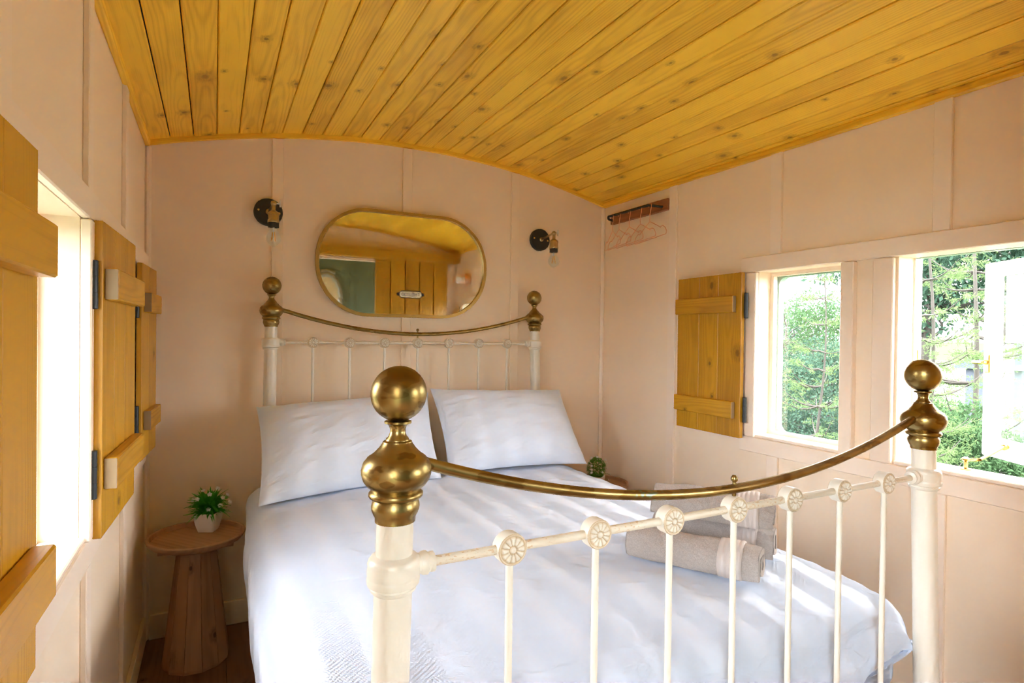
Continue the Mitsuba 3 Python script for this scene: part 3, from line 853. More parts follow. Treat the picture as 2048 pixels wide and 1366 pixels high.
# ------------------------------------------------------------------ rolled towels
def towel(label, c, ang, length, R, seed, squash=0.93, band_at=0.30):
    """a roll: a spiral sheet swept along its axis; ang: direction of the axis in plan"""
    k = thing('towel', label, 'towel', 'rolled towels on the bed')
    turns, pitch, th = 2.35, 0.0215, 0.0088
    ns = 220
    a = np.linspace(0, turns * 2 * np.pi, ns)
    rc = R - th - pitch * (turns - a / (2 * np.pi))
    def sect(off):
        r = np.maximum(rc + off, 0.001)
        return np.stack([r * np.cos(a + 2.2), r * np.sin(a + 2.2) * squash], 1)
    outer, inner = sect(th), sect(-th)
    ring = np.vstack([outer, inner[::-1]])
    nl = 150
    L = np.linspace(-length / 2, length / 2, nl)
    taper = 1 - 0.10 * (np.abs(L) / (length / 2)) ** 6
    V = np.zeros((nl, len(ring), 3))
    V[..., 0] = L[:, None]
    V[..., 1] = ring[None, :, 0] * taper[:, None]
    V[..., 2] = ring[None, :, 1] * taper[:, None]
    nz = meshkit.fbm(np.stack([V[..., 0] * 14, V[..., 1] * 22, V[..., 2] * 22 + seed], -1), 3, seed) - 0.5
    nf = meshkit.noise(V * 260 + seed, seed + 2) - 0.5
    rad = V[..., 1:] / (np.linalg.norm(V[..., 1:], axis=-1, keepdims=True) + 1e-9)
    V[..., 1:] += rad * (0.014 * nz + 0.0026 * nf)[..., None]
    V[..., 0] += 0.010 * (meshkit.fbm(np.stack([a[np.r_[np.arange(ns), np.arange(ns)[::-1]]][None, :] * 0.7 + 0 * V[..., 0], 0 * V[..., 0], 0 * V[..., 0] + seed], -1), 2, seed) - 0.5) * (np.abs(L)[:, None] / (length / 2)) ** 3
    zmin = np.percentile(V[..., 2], 1.5)
    V[..., 2] = np.maximum(V[..., 2], zmin)
    body = grid_mesh(V, close_u=True)
    caps = []
    N = len(ring)
    for row, s in ((0, 1), (nl - 1, -1)):
        o = row * N
        for i in range(ns - 1):
            q = [o + i, o + i + 1, o + N - 2 - i, o + N - 1 - i]
            caps += [[q[0], q[1], q[2]], [q[0], q[2], q[3]]] if s > 0 else [[q[0], q[2], q[1]], [q[0], q[3], q[2]]]
    body = trimesh.Trimesh(body.vertices, np.vstack([body.faces, np.array(caps)]), process=False)
    body.invert()
    M = np.eye(4)
    M[:2, 0] = [math.cos(ang), math.sin(ang)]; M[:2, 1] = [-math.sin(ang), math.cos(ang)]; M[:3, 3] = c
    body.apply_transform(M)
    obj('roll', body, 'terry', k, smooth=True)
    # woven border band around the roll: ribs
    bl = np.linspace(0, 0.062, 60)
    lo = length / 2 * (1 - band_at * 2) - 0.0
    aa = np.linspace(0, 2 * np.pi, 121)[:-1]
    last = (turns - 1) * 2 * np.pi
    ai = np.interp(last + (aa - 2.2 - last) % (2 * np.pi), a, rc) + th
    rib = 0.0022 + 0.0016 * np.abs(np.sin(bl / 0.062 * np.pi * 5)) * (bl > 0.004) * (bl < 0.058)
    rib[0] = rib[-1] = -0.002
    W = np.zeros((len(bl), len(aa), 3))
    W[..., 0] = (lo + bl)[:, None]
    rr = ai[None, :] + rib[:, None] + 0.001
    W[..., 1] = rr * np.cos(aa)[None, :]
    W[..., 2] = rr * np.sin(aa)[None, :] * squash
    nz = meshkit.fbm(np.stack([W[..., 0] * 14, W[..., 1] * 22, W[..., 2] * 22 + seed], -1), 3, seed) - 0.5
    rad = W[..., 1:] / (np.linalg.norm(W[..., 1:], axis=-1, keepdims=True) + 1e-9)
    W[..., 1:] += rad * (0.012 * nz)[..., None]
    W[..., 2] = np.maximum(W[..., 2], zmin - 0.0005)
    bm = grid_mesh(W, close_u=True)
    bm.apply_transform(M)
    if bm.volume > 0: pass
    obj('border_band', bm, 'terry_band', k, smooth=True, label='woven ribbed border band')
    return k


TA = math.atan2(-0.859, 0.512)
towel('grey beige rolled towel nearest the footboard, lying on the duvet', (1.185, 1.195, 0.727), TA, 0.355, 0.058, 4, band_at=0.29)
towel('grey beige rolled towel lying behind the front one, beside the window wall', (1.335, 1.270, 0.732), TA + 0.03, 0.345, 0.060, 9, band_at=0.30)
towel('grey beige rolled towel resting on top of the two others', (1.302, 1.240, 0.830), TA + 0.10, 0.335, 0.060, 15, band_at=0.30)

# ------------------------------------------------------------------ side tables
def side_table(label, cx, cy, seed):
    k = thing('side_table', label, 'side table', 'round wooden side tables')
    R, zt = 0.178, 0.500
    rings = ([(0.0, zt - 0.032), (0.110, zt - 0.032)], [(0.110, zt - 0.032), (0.140, zt - 0.029), (0.162, zt - 0.019), (0.174, zt - 0.006), (R, zt + 0.004)], [(R, zt + 0.004), (R - 0.002, zt + 0.009), (R - 0.009, zt + 0.010), (R - 0.013, zt + 0.008)],
             [(R - 0.013, zt + 0.008), (R - 0.016, zt - 0.008)], [(R - 0.016, zt - 0.008), (R - 0.022, zt - 0.0095), (R - 0.04, zt - 0.0098), (0.0, zt - 0.0100)])
    ms = []
    for q in rings:
        m = lathe(q, 72, (cx, cy, 0))
        n0 = len(q) * 72
        ms.append(trimesh.Trimesh(m.vertices[:n0], m.faces[(m.faces < n0).all(1)], process=False))
    top = cat(*ms)
    piece_no[0] += 1
    v = top.vertices
    uv = np.stack([10.0 * piece_no[0] + 5 + (v[:, 0] - cx) * 0.75 + (v[:, 1] - cy) * 0.6, (v[:, 1] - cy) * 0.8 - (v[:, 0] - cx) * 0.6], 1)
    obj('tray_top', top, 'mango_wood', k, smooth=True, uv=uv)
    # tapered staves, each its own piece
    n = 12
    for i in range(n):
        a0, a1 = 2 * np.pi * (i + 0.015) / n + seed, 2 * np.pi * (i + 0.985) / n + seed
        pts = []
        for z, r in ((0.0, 0.118), (0.012, 0.121), (0.24, 0.093), (zt - 0.034, 0.070)):
            for a in (a0, a1):
                for rr in (r, r - 0.02):
                    pts.append((cx + rr * math.cos(a), cy + rr * math.sin(a), z))
        m = trimesh.convex.convex_hull(np.array(pts))
        piece_no[0] += 1
        vv = m.vertices
        ang = (np.arctan2(vv[:, 1] - cy, vv[:, 0] - cx) - (a0 + a1) / 2 + np.pi) % (2 * np.pi) - np.pi
        obj('stave', m, 'mango_wood', k, uv=np.stack([10.0 * piece_no[0] + 5 + ang * 0.1, vv[:, 2]], 1))
    wood('cross_board', cbox(cx - 0.132, cx + 0.132, cy - 0.055, cy + 0.055, zt - 0.046, zt - 0.029, 0.002), 'mango_wood', 0, k)
    return k


side_table('round wooden pedestal side table in the corner by the shutters', -0.058, 2.640, 0.2)
side_table('round wooden pedestal side table in the far corner under the coat rack', 1.905, 2.660, 0.5)


# ------------------------------------------------------------------ potted artificial plants
def pot(k, c, rz, h, wt, wb):
    """square pot, sides bowed, open top"""
    n = 9
    def ring(w, z):
        rd = w * 0.12
        p = Polygon([(-w / 2, -w / 2), (w / 2, -w / 2), (w / 2, w / 2), (-w / 2, w / 2)]).buffer(-rd).buffer(rd, quad_segs=3)
        q = np.array(p.exterior.coords)[:-1]
        return np.column_stack([q, np.full(len(q), z)])
    rows = [ring(0.002, 0.0)]
    for t in np.linspace(0, 1, n):
        rows.append(ring(wb + (wt - wb) * (1 - (1 - t) ** 1.9), h * t))
    rows += [ring(wt - 0.006, h), ring(wt - 0.008, h - 0.012)]
    V = np.array(rows)
    m = grid_mesh(V, close_u=True)
    m.apply_transform(rot_z(rz)); m.apply_translation(c)
    if m.volume < 0: m.invert()
    obj('pot', m, 'ceramic_white', k, smooth=35)
    s = lathe([(0.0, h - 0.013), (wt * 0.47, h - 0.012)], 20)
    s = trimesh.creation.box((wt - 0.009, wt - 0.009, 0.004)); s.apply_transform(rot_z(rz)); s.apply_translation(np.array(c) + [0, 0, h - 0.012])
    obj('soil', s, 'soil', k)


def blade(p0, d, length, width, droop, n=6, rg=None):
    d = np.asarray(d, float) / np.linalg.norm(d)
    side = np.cross(d, [0, 0, 1.0])
    if np.linalg.norm(side) < 1e-3: side = np.array([1.0, 0, 0])
    side /= np.linalg.norm(side)
    t = np.linspace(0, 1, n)
    P = np.asarray(p0) + d * (length * t)[:, None] + np.array([0, 0, -1.0]) * (droop * length * t ** 2)[:, None]
    w = width * np.sin(np.pi * np.clip(0.12 + 0.88 * t, 0, 1)) ** 0.8 / 2
    w[-1] = 0.0002
    keel = np.array([0, 0, 1.0]) * (-0.15 * width)
    V = np.stack([P + side * w[:, None], P + keel, P - side * w[:, None]], 1)
    return grid_mesh(V)


def flower(c, d, r):
    d = np.asarray(d, float) / np.linalg.norm(d)
    a = np.cross(d, [0.3, 0.2, 0.9]); a /= np.linalg.norm(a); b = np.cross(d, a)
    ms = []
    for q in range(5):
        t = q * 2 * np.pi / 5
        e, s = a * math.cos(t) + b * math.sin(t), -a * math.sin(t) + b * math.cos(t)
        V = np.array([[c + e * r * l + s * r * w * k + d * r * (0.35 * l ** 2 + 0.1 * abs(k)) for k in (-1, 0, 1)] for l, w in ((0.08, 0.1), (0.45, 0.34), (0.8, 0.38), (1.0, 0.16))])
        ms.append(grid_mesh(V))
    ms.append(sphere(c + d * r * 0.1, r * 0.22, 1))
    return cat(*ms)


def grass_plant(label, c, rz):
    r = np.random.default_rng(21)
    k = thing('potted_plant', label, 'potted plant')
    pot(k, c, rz, 0.078, 0.088, 0.060)
    base = np.array(c) + [0, 0, 0.068]
    ms = []
    for i in range(420):
        th = r.uniform(0, 2 * np.pi); el = np.clip(r.normal(0.75, 0.42), 0.05, 1.5)
        lvl = r.uniform(0, 0.055)
        d = [math.cos(th) * math.cos(el), math.sin(th) * math.cos(el), math.sin(el)]
        ms.append(blade(base + [math.cos(th) * 0.012, math.sin(th) * 0.012, lvl], d, r.uniform(0.045, 0.084), r.uniform(0.007, 0.012), r.uniform(0.05, 0.55)))
    obj('foliage', cat(*ms), 'grass_leaf', k, smooth=True, kind='stuff', label='bright green plastic grass blades')
    for px, py, pz in ((0.000, -0.045, 0.050), (0.042, -0.042, 0.060), (0.052, -0.030, 0.088), (-0.040, -0.040, 0.094), (0.004, -0.034, 0.108), (0.032, -0.004, 0.122), (0.078, -0.010, 0.062), (-0.020, 0.020, 0.112), (0.070, 0.02, 0.085), (-0.055, -0.005, 0.085)):
        q = base + np.array([px, py, pz - 0.02])
        d = np.array([px * 0.6, py - 0.04, 0.05])
        f = obj('flower', flower(q, d, 0.0095), 'petal_white', k, label='small white five petalled flower')
        obj('stem', tube([base + [px * 0.2, py * 0.2, 0], base + [px * 0.7, py * 0.7, (pz - 0.02) * 0.6], q], 0.0009, 5), 'grass_leaf', f)


def bushy_plant(label, c, rz):
    r = np.random.default_rng(33)
    k = thing('potted_plant', label, 'potted plant')
    pot(k, c, rz, 0.066, 0.080, 0.056)
    base = np.array(c) + [0, 0, 0.058]
    ms = []
    for i in range(620):
        d = r.normal(size=3); d /= np.linalg.norm(d)
        rad = 0.048 * r.uniform(0.45, 1.0) ** 0.4
        p = base + np.array([0.0, 0.0, 0.050]) + d * [rad, rad, rad * 1.15]
        if p[2] < base[2] - 0.004: continue
        ms.append(blade(p, d + r.normal(size=3) * 0.6 + [0, 0, 0.3], r.uniform(0.009, 0.016), r.uniform(0.006, 0.009), 0.3, 4))
    obj('foliage', cat(*ms), 'fern_leaf', k, smooth=True, kind='stuff', label='dense small green leaves')
    for px, py, pz in ((-0.052, -0.03, 0.072), (-0.056, -0.034, 0.036), (-0.046, -0.02, 0.048), (0.0, -0.055, 0.036), (-0.004, -0.012, 0.112), (0.030, -0.04, 0.098), (-0.025, 0.01, 0.105), (0.062, -0.01, 0.075), (0.056, -0.02, 0.048), (0.062, -0.01, 0.030), (0.078, -0.02, 0.012), (0.066, -0.02, -0.020)):
        q = base + np.array([px, py, pz])
        d = np.array([px, py - 0.02, 0.03])
        f = obj('flower', flower(q, d, 0.0068), 'petal_white', k, label='tiny white flower')
        obj('stem', tube([base + [px * 0.3, py * 0.3, 0.02], q], 0.0008, 5), 'fern_leaf', f)


grass_plant('bright green grassy plant with white flowers in a square white pot', (-0.018, 2.720, 0.491), math.radians(-24))
bushy_plant('small dense leafy plant with tiny white flowers in a white pot', (1.868, 2.610, 0.491), math.radians(36))

# ------------------------------------------------------------------ oval wall mirror
MX, MZ, MW, MH = 0.8625, 1.6690, 0.882, 0.530
def stadium(w, h, r):
    return sbox(-w / 2 + r, -h / 2 + r, w / 2 - r, h / 2 - r).buffer(r, quad_segs=24)
mk = thing('wall_mirror', 'wide mirror with rounded ends and a thin gold frame above the bed', 'mirror')
MR = 0.252
fr = plane_xz(stadium(MW, MH, MR).difference(stadium(MW - 0.030, MH - 0.030, MR - 0.015)), -0.030, 0.0)
fr.apply_translation([MX, YB - BT, MZ])
obj('frame', fr, 'gold_frame', mk, smooth=30)
gl = plane_xz(stadium(MW - 0.028, MH - 0.028, MR - 0.014), -0.016, -0.008)
gl.apply_translation([MX, YB - BT, MZ])
obj('glass', gl, 'mirror_glass', mk)

# ------------------------------------------------------------------ wall lamps
def wall_lamp(label, x, z, xk, zk, seed):
    k = thing('wall_lamp', label, 'wall lamp', 'brass wall lamps with bare bulbs')
    yp = YB - BT if seed == 0 else YB
    obj('back_plate', lathe([(0.0, 0.0), (0.060, 0.0), (0.062, -0.003), (0.062, -0.019), (0.058, -0.024), (0.0, -0.024)][::-1], 48, (x, yp, z), 'y'), 'black_metal', k, smooth=35, label='round black back plate')
    for dx, dz in ((-0.042, 0.006), (0.046, -0.003)):
        obj('screw', sphere((x + dx, yp - 0.024, z + dz), (0.0052, 0.0035, 0.0052), 2), 'gold_brass', k, smooth=True)
    K = np.array([xk, 2.722, zk])
    obj('arm', cat(tube([[x, yp - 0.02, z], K + [0, 0.012, 0]], 0.0055, 14), lathe([(0.012, 0), (0.012, -0.012), (0.007, -0.016)][::-1], 20, (x, yp - 0.022, z), 'y')), 'lamp_brass', k, smooth=40)
    obj('knuckle', cat(sphere(K, 0.0125, 3), lathe([(0.0085, -0.036), (0.0085, -0.012)], 20, K)), 'lamp_brass', k, smooth=45)
    nut = cat(tube([K, K + [0.024, 0, 0.002]], 0.003, 8), sphere(K + [0.026, 0, 0.010], (0.0035, 0.007, 0.011), 2), sphere(K + [0.026, 0.0, -0.006], (0.0035, 0.006, 0.008), 2))
    obj('wing_nut', nut, 'bright_steel', k, smooth=40)
    obj('socket', lathe([(0.0085, -0.030), (0.014, -0.034), (0.0225, -0.040), (0.0245, -0.043), (0.0245, -0.050), (0.0225, -0.052), (0.0225, -0.072), (0.0245, -0.074), (0.0245, -0.082), (0.0235, -0.084)][::-1], 36, K), 'lamp_brass', k, smooth=35)
    obj('socket_ring', lathe([(0.015, -0.106), (0.0225, -0.104), (0.0225, -0.084), (0.015, -0.084)], 30, K), 'black_metal', k, smooth=35)
    t = np.linspace(0, 1, 22)
    prof = spline([(0.0125, -0.104), (0.015, -0.112), (0.0235, -0.128), (0.0298, -0.148), (0.0265, -0.170), (0.0150, -0.183), (0.0001, -0.187)], 26)
    b = lathe([(max(q[0], 0.0), q[1]) for q in prof], 36, K)
    b = trimesh.Trimesh(b.vertices, b.faces[: (len(prof) - 1) * 36 * 2], process=False)
    if (b.face_normals * (b.triangles_center - K)).sum() < 0: b.invert()
    inner = b.copy(); inner.vertices = (inner.vertices - K - [0, 0, -0.145]) * 0.955 + K + [0, 0, -0.145]; inner.invert()
    b = cat(b, inner)
    bk = obj('bulb', b, 'bulb_glass', k, smooth=True, label='clear glass bulb')
    obj('bulb_stem', lathe([(0.004, -0.106), (0.0035, -0.120), (0.0018, -0.128), (0.0015, -0.158), (0.0, -0.160)][::-1], 12, K), 'frosted_glass', bk, smooth=40)
    for q in range(4):
        a = q * np.pi / 2 + 0.5 + seed
        d = np.array([math.cos(a), math.sin(a), 0])
        fm = tube([K + d * 0.0045 + [0, 0, -0.124], K + d * 0.0110 + [0, 0, -0.164]], 0.0011, 6)
        kk = obj('filament', fm, 'filament', bk)
    return k


exp_scale = 1.0
wall_lamp('brass lamp with bare bulb on a round black plate, by the corner with the shutters', 0.214, 1.868, 0.2240, 1.879, 0)
wall_lamp('brass lamp with bare bulb on a round black plate, nearer the coat rack', 1.651, 1.868, 1.6450, 1.880, 1)

# ------------------------------------------------------------------ coat rack and hangers
ck = thing('coat_rack', 'dark wood coat rail with a bent black rod under the ceiling', 'coat rack')
wood('board', cbox(XR - 0.024, XR, 2.312, 2.800, 1.982, 2.042, 0.003), 'rack_wood', 1, ck)
RX, RZ = XR - 0.078, 2.014
rod = spline([(XR - 0.024, 2.352, 2.002), (XR - 0.045, 2.356, 2.003), (XR - 0.066, 2.375, 2.008), (RX, 2.41, RZ)], 10).tolist() + [[RX, y, RZ] for y in np.linspace(2.43, 2.70, 6)] + spline([(RX, 2.72, RZ), (XR - 0.072, 2.757, RZ - 0.002), (XR - 0.050, 2.774, RZ - 0.008), (XR - 0.024, 2.778, RZ - 0.010)], 8).tolist()
obj('rod', tube(rod, 0.0068, 12), 'black_metal', ck, smooth=50, label='black steel rod')
for i, (y, twist, nm) in enumerate(((2.705, 20, 'closest to the back wall, in the corner'), (2.645, 17, 'second from the back wall'), (2.555, 15, 'middle one of the five on the rail'), (2.462, 14.5, 'second from the window side'), (2.385, 14, 'closest to the window shutter'))):
    a = math.radians(twist)
    d = np.array([math.sin(a), math.cos(a), 0])                 # away from the camera, towards the wall
    C = np.array([RX, y, RZ])
    hook = [C + d * (0.0155 * math.cos(t)) + np.array([0, 0, -0.006 + 0.0155 * math.sin(t)]) for t in np.linspace(-0.55 + math.pi * 0 , math.pi * 1.02, 16)][::-1]
    # the hook's open end points away; the neck comes down at the centre
    hook = [C + d * (-0.0155 * math.cos(t)) + np.array([0, 0, -0.006 + 0.0155 * math.sin(t)]) for t in np.linspace(math.pi + 0.45, 0.0, 16)]
    neck = [C + d * -0.0155 * q + np.array([0, 0, zz]) for q, zz in ((0.95, -0.018), (0.55, -0.032), (0.15, -0.046), (0.0, -0.060), (0.0, -0.088))]
    N = C + [0, 0, -0.088]
    hw = 0.150 if i == 0 else 0.180
    right = [N - d * q * hw + np.array([0, 0, zz]) for q, zz in ((0.05, -0.004), (0.55, -0.042), (0.66, -0.052), (0.70, -0.047), (0.80, -0.046), (0.93, -0.060), (1.0, -0.076), (1.0, -0.088), (0.96, -0.094))]
    left = [N + d * q * hw + np.array([0, 0, zz]) for q, zz in ((0.96, -0.094), (1.0, -0.088), (1.0, -0.076), (0.93, -0.060), (0.80, -0.046), (0.70, -0.047), (0.66, -0.052), (0.55, -0.042), (0.05, -0.004))]
    tilt = lambda P: P
    loop = np.array(right + left)
    m = cat(tube(np.array(hook + neck), 0.0017, 7), tube(loop, 0.0017, 7, closed=True))
    kk = obj('clothes_hanger', m, 'copper_wire', smooth=60)
    tag(kk, f'copper wire hanger on the black rod, {nm}', 'hanger', 'copper hangers on the coat rail')

# ------------------------------------------------------------------ seen in the mirror: sliding door, sign, caged lamp, washroom mirror
DK = 'door_1'
YD = YF + 0.014
for i in range(5):
    x0 = 1.293 + i * 0.139
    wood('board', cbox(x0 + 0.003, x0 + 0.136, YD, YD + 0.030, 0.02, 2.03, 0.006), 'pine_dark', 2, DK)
obj('backing', cbox(1.298, 1.978, YD - 0.012, YD + 0.001, 0.03, 2.02, 0.001), 'dark_shell', DK)
labels[DK] = {'kind': 'structure', 'label': 'sliding plank door with a white sign, seen in the mirror'}
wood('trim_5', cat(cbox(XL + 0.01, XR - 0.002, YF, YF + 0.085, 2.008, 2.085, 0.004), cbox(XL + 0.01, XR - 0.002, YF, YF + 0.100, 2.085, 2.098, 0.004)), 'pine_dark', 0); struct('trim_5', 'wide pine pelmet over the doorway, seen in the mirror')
obj('trim_6', cbox(DOOR_L, DOOR_R, YF, YF + 0.010, DOOR_T - 0.004, 2.008, 0.003), 'plaster_pink'); struct('trim_6')

sg = thing('door_sign', 'white enamel sign reading THE LOO on the plank door, seen in the mirror', 'sign')
SX, SZc, YS = 1.622, 1.692, YD + 0.030
def sign_plate(poly, y0, y1):
    m = plane_xz(poly, y0, y1); m.apply_translation([SX, 0, SZc]); return m
oval = lambda w, h: sbox(-w / 2 + h / 2, -h / 2, w / 2 - h / 2, h / 2).buffer(0).union(Point(-w / 2 + h / 2, 0).buffer(h / 2, quad_segs=12)).union(Point(w / 2 - h / 2, 0).buffer(h / 2, quad_segs=12))
obj('plate', sign_plate(oval(0.222, 0.068).union(Point(-0.118, 0).buffer(0.014)).union(Point(0.118, 0).buffer(0.014)), YS, YS + 0.004), 'navy_enamel', sg, label='dark enamel border')
obj('face', sign_plate(oval(0.210, 0.055), YS + 0.004, YS + 0.006), 'enamel_white', sg)
tm = meshkit.text_mesh('THE LOO', 0.031, 0.0012, bold=True)
tm.apply_translation([-(tm.bounds[0, 0] + tm.bounds[1, 0]) / 2, -(tm.bounds[0, 1] + tm.bounds[1, 1]) / 2, 0])
v = tm.vertices
tm = trimesh.Trimesh(np.stack([SX - v[:, 0], YS + 0.006 + v[:, 2], SZc + v[:, 1]], 1), tm.faces, process=False)
if tm.volume < 0: tm.invert()
obj('lettering', tm, 'navy_enamel', sg)

lk = thing('caged_wall_lamp', 'copper bulkhead lamp with a caged glass jar on the right wall, seen in the mirror', 'wall lamp')
LX, LY, LZ = XR - BT, 0.745, 1.838
obj('batten', cbox(XR - BT, XR, LY - 0.027, LY + 0.027, HEAD1, ZE, 0.002), 'pink_gloss', 'wall_right')
def xl(profile, seg=28):      # lathe about an axis into the room
    m = lathe(profile, seg, (0, 0, 0), 'x'); m.vertices[:, 0] *= -1; m.invert(); m.apply_translation([LX, LY, LZ]); return m
obj('base', xl([(0.0, 0.0), (0.060, 0.0), (0.060, 0.012), (0.050, 0.030), (0.047, 0.046), (0.0, 0.046)]), 'copper_wire', lk, smooth=35)
obj('glass_jar', xl([(0.041, 0.044), (0.041, 0.085), (0.036, 0.108), (0.022, 0.122), (0.0, 0.126)]), 'frosted_glass', lk, smooth=50)
for q in range(4):
    a = q * np.pi / 2 + np.pi / 4
    e = np.array([0, math.cos(a), math.sin(a)])
    P = [np.array([LX, LY, LZ]) + np.array([-h, 0, 0]) + e * r for r, h in ((0.046, 0.044), (0.046, 0.088), (0.040, 0.112), (0.024, 0.129), (0.0, 0.133))]
    obj('cage_bar', tube(P, 0.0028, 7), 'copper_wire', lk, smooth=50)
obj('cage_ring', tube([np.array([LX - 0.072, LY, LZ]) + 0.046 * np.array([0, math.cos(a), math.sin(a)]) for a in np.linspace(0, 2 * np.pi, 29)[:-1]], 0.0026, 7, closed=True), 'copper_wire', lk, smooth=50)

wm = thing('ornate_mirror', 'oval mirror in a carved silver frame on the green washroom wall', 'mirror')
OX, OZ, OW, OH = 1.155, 1.745, 0.165, 0.27
th = np.linspace(0, 2 * np.pi, 121)[:-1]
ring = []
for t in th:
    rr = 1 + 0.03 * math.sin(18 * t)
    ring.append([OX + OW * rr * math.cos(t), YE + 0.018, OZ + OH * rr * math.sin(t)])
fm = tube(np.array(ring), 0.022 + 0.006 * np.abs(np.sin(9 * th)), 12, closed=True)
beads = cat(*[sphere((OX + (OW + 0.018) * math.cos(t), YE + 0.020, OZ + (OH + 0.018) * math.sin(t)), 0.016, 1) for t in th[::4]], *[sphere((OX + 0.05 * q, YE + 0.02, OZ + OH + 0.04 - 0.012 * abs(q)), (0.03, 0.014, 0.026), 2) for q in (-1.5, -0.8, 0, 0.8, 1.5)])
obj('frame', cat(fm, beads), 'silver_carved', wm, smooth=50)
obj('glass', plane_xz(Polygon([(OX + (OW + 0.002) * math.cos(t), OZ + (OH + 0.002) * math.sin(t)) for t in th]), YE, YE + 0.010), 'mirror_glass', wm)

# ------------------------------------------------------------------ outside: ground, trees, bushes, grass
GZ = -0.45
def ground():
    n = 90
    xx, yy = np.meshgrid(np.linspace(-60, 60, n), np.linspace(-60, 60, n), indexing='ij')
    z = GZ + 0.5 * (meshkit.fbm(np.stack([xx * 0.08, yy * 0.08, xx * 0], -1), 3, 2) - 0.5) * np.clip((np.hypot(xx - 1, yy - 1) - 4) / 8, 0, 1)
    m = grid_mesh(np.stack([xx, yy, z], -1))
    m.invert()
    return m
gm = ground()
if gm.face_normals[:, 2].mean() < 0: gm.invert()
obj('ground', gm, 'meadow', smooth=True); struct('ground')


def tris(P, D, U, L, W):
    """leaf diamonds: centres P, long direction D, side U"""
    n = len(P)
    D = D / (np.linalg.norm(D, axis=1, keepdims=True) + 1e-9)
    U = U - D * (U * D).sum(1, keepdims=True); U /= np.linalg.norm(U, axis=1, keepdims=True) + 1e-9
    L, W = np.broadcast_to(L, n)[:, None], np.broadcast_to(W, n)[:, None]
    V = np.stack([P, P + D * L * 0.5 + U * W * 0.5, P + D * L, P + D * L * 0.5 - U * W * 0.5], 1).reshape(-1, 3)
    i = np.arange(n)[:, None] * 4
    F = np.concatenate([i + [[0, 1, 2]], i + [[0, 2, 3]]])
    return trimesh.Trimesh(V, F, process=False)


def conifer(label, x, y, h, reach, seed, bsdf='needle_light', dens=1.0, z0=None):
    r = np.random.default_rng(seed)
    k = thing('conifer_tree', label, 'tree', 'trees outside the windows')
    z0 = GZ if z0 is None else z0
    zs = np.linspace(0, h, 14)
    obj('trunk', tube(np.stack([x + 0.04 * np.sin(zs * 2 + seed), y + 0.04 * np.cos(zs * 1.7), z0 - 0.05 + zs], 1), np.linspace(0.026, 0.004, 14) * (h / 3.5), 9), 'bark', k, smooth=60)
    bt, P, D = [], [], []
    z = 0.25
    while z < h - 0.05:
        f = 1 - z / h
        nb = r.integers(4, 7)
        for b in range(nb):
            a = r.uniform(0, 2 * np.pi); L = reach * (f ** 0.8 + 0.06) * r.uniform(0.7, 1.1)
            d = np.array([math.cos(a), math.sin(a), 0])
            t = np.linspace(0, 1, 8)
            up = r.uniform(-0.05, 0.35)
            B = np.array([x, y, z0 + z]) + d * (L * t)[:, None] + np.array([0, 0, 1.0]) * (L * (up * t + 0.18 * t ** 2 - 0.12 * np.sin(t * 3)))[:, None]
            bt.append(tube(B, np.linspace(0.011, 0.002, 8) * (0.4 + f), 4))
            nt = int(9 * dens * max(L, 0.15) / 0.5) + 3
            for q in range(nt):
                tt = r.uniform(0.15, 1.0)
                p = np.array([np.interp(tt, t, B[:, c]) for c in range(3)])
                sd = np.cross(d, [0, 0, 1]) * r.choice([-1, 1])
                td = d * 0.7 + sd * r.uniform(0.2, 0.9) + np.array([0, 0, r.uniform(-0.25, 0.3)])
                td /= np.linalg.norm(td)
                tl = L * 0.32 * (1.15 - tt) + 0.07
                m = int(16 * dens * tl / 0.12) + 8
                s = r.uniform(0, 1, m)
                P.append(p + td * (tl * s)[:, None])
                D.append(td + r.normal(size=(m, 3)) * 0.75)
        z += r.uniform(0.16, 0.27)
    P, D = np.vstack(P), np.vstack(D)
    obj('branches', cat(*bt), 'bark', k, smooth=60, kind='stuff')
    obj('needles', tris(P, D, r.normal(size=P.shape), r.uniform(0.022, 0.042, len(P)), 0.0055), bsdf, k, kind='stuff')


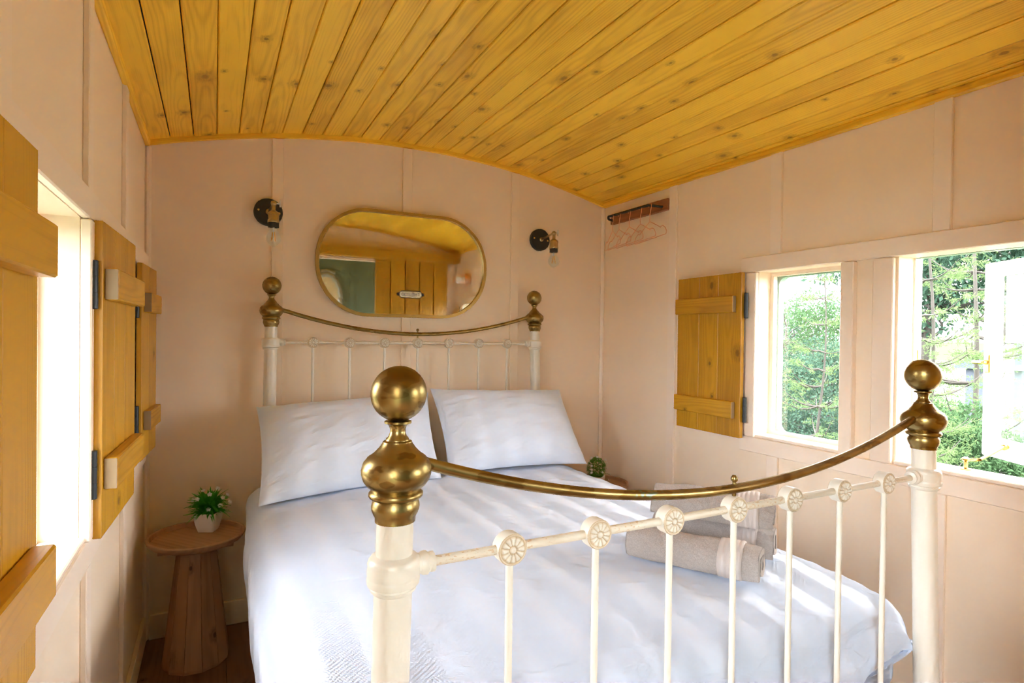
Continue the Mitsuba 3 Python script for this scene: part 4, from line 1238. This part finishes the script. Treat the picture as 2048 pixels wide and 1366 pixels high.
def broadleaf(label, x, y, h, rad, seed, n=14000, leaf=0.075, bsdf='leaf_broad', name='broadleaf_tree', cat_='tree', group='trees outside the windows', low=0.25, flatz=1.0):
    r = np.random.default_rng(seed)
    k = thing(name, label, cat_, group)
    zs = np.linspace(0, h * 0.75, 10)
    px = np.stack([x + 0.10 * rad * np.sin(zs * 1.1 + seed), y + 0.10 * rad * np.cos(zs * 0.9 + seed), GZ - 0.05 + zs], 1)
    obj('trunk', tube(px, np.linspace(0.055 * h / 3, 0.015, 10), 9), 'bark', k, smooth=60)
    bt, P, D = [], [], []
    ncl = max(16, n // 330)
    for c in range(ncl):
        d = r.normal(size=3); d /= np.linalg.norm(d)
        d[2] *= flatz
        rr = r.uniform(0.45, 1.0) ** 0.5
        ctr = np.array([x, y, GZ + h * (low + 1) / 2]) + d * np.array([rad, rad, h * (1 - low) / 2]) * rr * 0.92
        q = int(np.clip(np.searchsorted(px[:, 2], ctr[2] - 0.35 * rad), 1, 9))
        mid = (px[q] + ctr) / 2 + r.normal(size=3) * 0.06 * rad
        bt.append(tube(spline([px[q], mid, ctr], 7), np.linspace(0.016 * h / 3, 0.004, 7), 5))
        m = n // ncl
        e = r.normal(size=(m, 3)); e /= np.linalg.norm(e, axis=1, keepdims=True)
        cr = rad * r.uniform(0.24, 0.42)
        P.append(ctr + e * cr * r.uniform(0.3, 1.0, (m, 1)) ** 0.5 * [1, 1, 0.75])
        D.append(e + r.normal(size=(m, 3)) * 0.9 + [0, 0, -0.3])
    P, D = np.vstack(P), np.vstack(D)
    obj('branches', cat(*bt), 'bark', k, smooth=60, kind='stuff')
    obj('leaves', tris(P, D, r.normal(size=P.shape), r.uniform(0.6, 1.2, len(P)) * leaf, r.uniform(0.35, 0.5, len(P)) * leaf), bsdf, k, kind='stuff')


conifer('young conifer with a thin leader outside the small window', 4.95, 3.46, 2.50, 0.55, 4, 'needle_light', 0.8)
conifer('light green conifer close outside the open casement', 4.55, 2.36, 3.1, 0.62, 11, 'needle_light', 1.0)
conifer('drooping conifer seen behind the open casement', 6.0, 2.72, 3.9, 1.0, 19, 'needle_light', 1.0)
broadleaf('dark leafy tree behind the conifer at the open casement', 9.6, 4.85, 5.6, 1.9, 5, 24000, 0.10, 'needle_dark', low=0.36)
broadleaf('tall leafy tree beyond the casement pane', 12.2, 5.1, 6.6, 2.3, 6, 24000, 0.11, 'leaf_broad', low=0.30)
broadleaf('distant tree at the edge of the view past the casement', 12.5, 3.0, 5.5, 2.2, 16, 16000, 0.12, 'leaf_broad', low=0.2)
broadleaf('broad bush with a leaning trunk outside the small window', 6.4, 4.50, 1.75, 0.80, 7, 16000, 0.05, 'needle_dark', 'garden_bush', 'bush', 'bushes outside the windows', low=0.22)
broadleaf('low rounded bush behind the bed post in the large window', 5.45, 2.68, 1.30, 0.52, 8, 16000, 0.045, 'leaf_broad', 'garden_bush', 'bush', 'bushes outside the windows', low=0.05)
broadleaf('low bush at the foot of the open casement', 5.9, 2.12, 1.0, 0.48, 9, 12000, 0.045, 'leaf_broad', 'garden_bush', 'bush', 'bushes outside the windows', low=0.05)
broadleaf('hazy distant bush low in the small window', 13.5, 10.2, 2.9, 1.9, 10, 9000, 0.10, 'leaf_broad', 'garden_bush', 'bush', 'bushes outside the windows', low=0.0)
broadleaf('distant hedge bush beyond the young conifer', 17.5, 12.4, 3.0, 2.3, 12, 9000, 0.12, 'needle_dark', 'garden_bush', 'bush', 'bushes outside the windows', low=0.0)
broadleaf('bush outside the left window', -3.2, 2.2, 1.9, 0.9, 13, 8000, 0.06, 'leaf_broad', 'garden_bush', 'bush', 'bushes outside the windows', low=0.1)

r = np.random.default_rng(5)
n = 60000
gx = 3.2 + 9.5 * r.uniform(0, 1, n) ** 1.2
gy = gx * r.uniform(0.30, 0.86, n) - 0.2
P = np.stack([gx, gy, np.full(n, GZ - 0.02)], 1)
D = np.stack([r.normal(0, 0.28, n), r.normal(0, 0.28, n), np.ones(n)], 1)
tag(obj('meadow_grass', tris(P, D, r.normal(size=P.shape), r.uniform(0.12, 0.42, n), 0.011), 'blade_grass'), 'long pale grass growing below the windows', 'grass', kind='stuff')
# a far shed and a gate post seen through the casement pane
sk = thing('garden_shed', 'small dark shed far beyond the casement pane', 'shed')
obj('body', cbox(9.3, 10.6, 3.55, 4.3, GZ - 0.2, 0.95, 0.01), 'slate', sk)
rp = Polygon([(3.42, 0.95), (4.43, 0.95), (3.925, 1.30)])
obj('roof', plane_yz(rp, 9.2, 10.7), 'slate', sk)
tag(obj('gate_post', cbox(6.60, 6.72, 2.70, 2.82, GZ - 0.1, 1.30, 0.012), 'weathered_timber'), 'pale squared timber post seen through the casement pane', 'post')
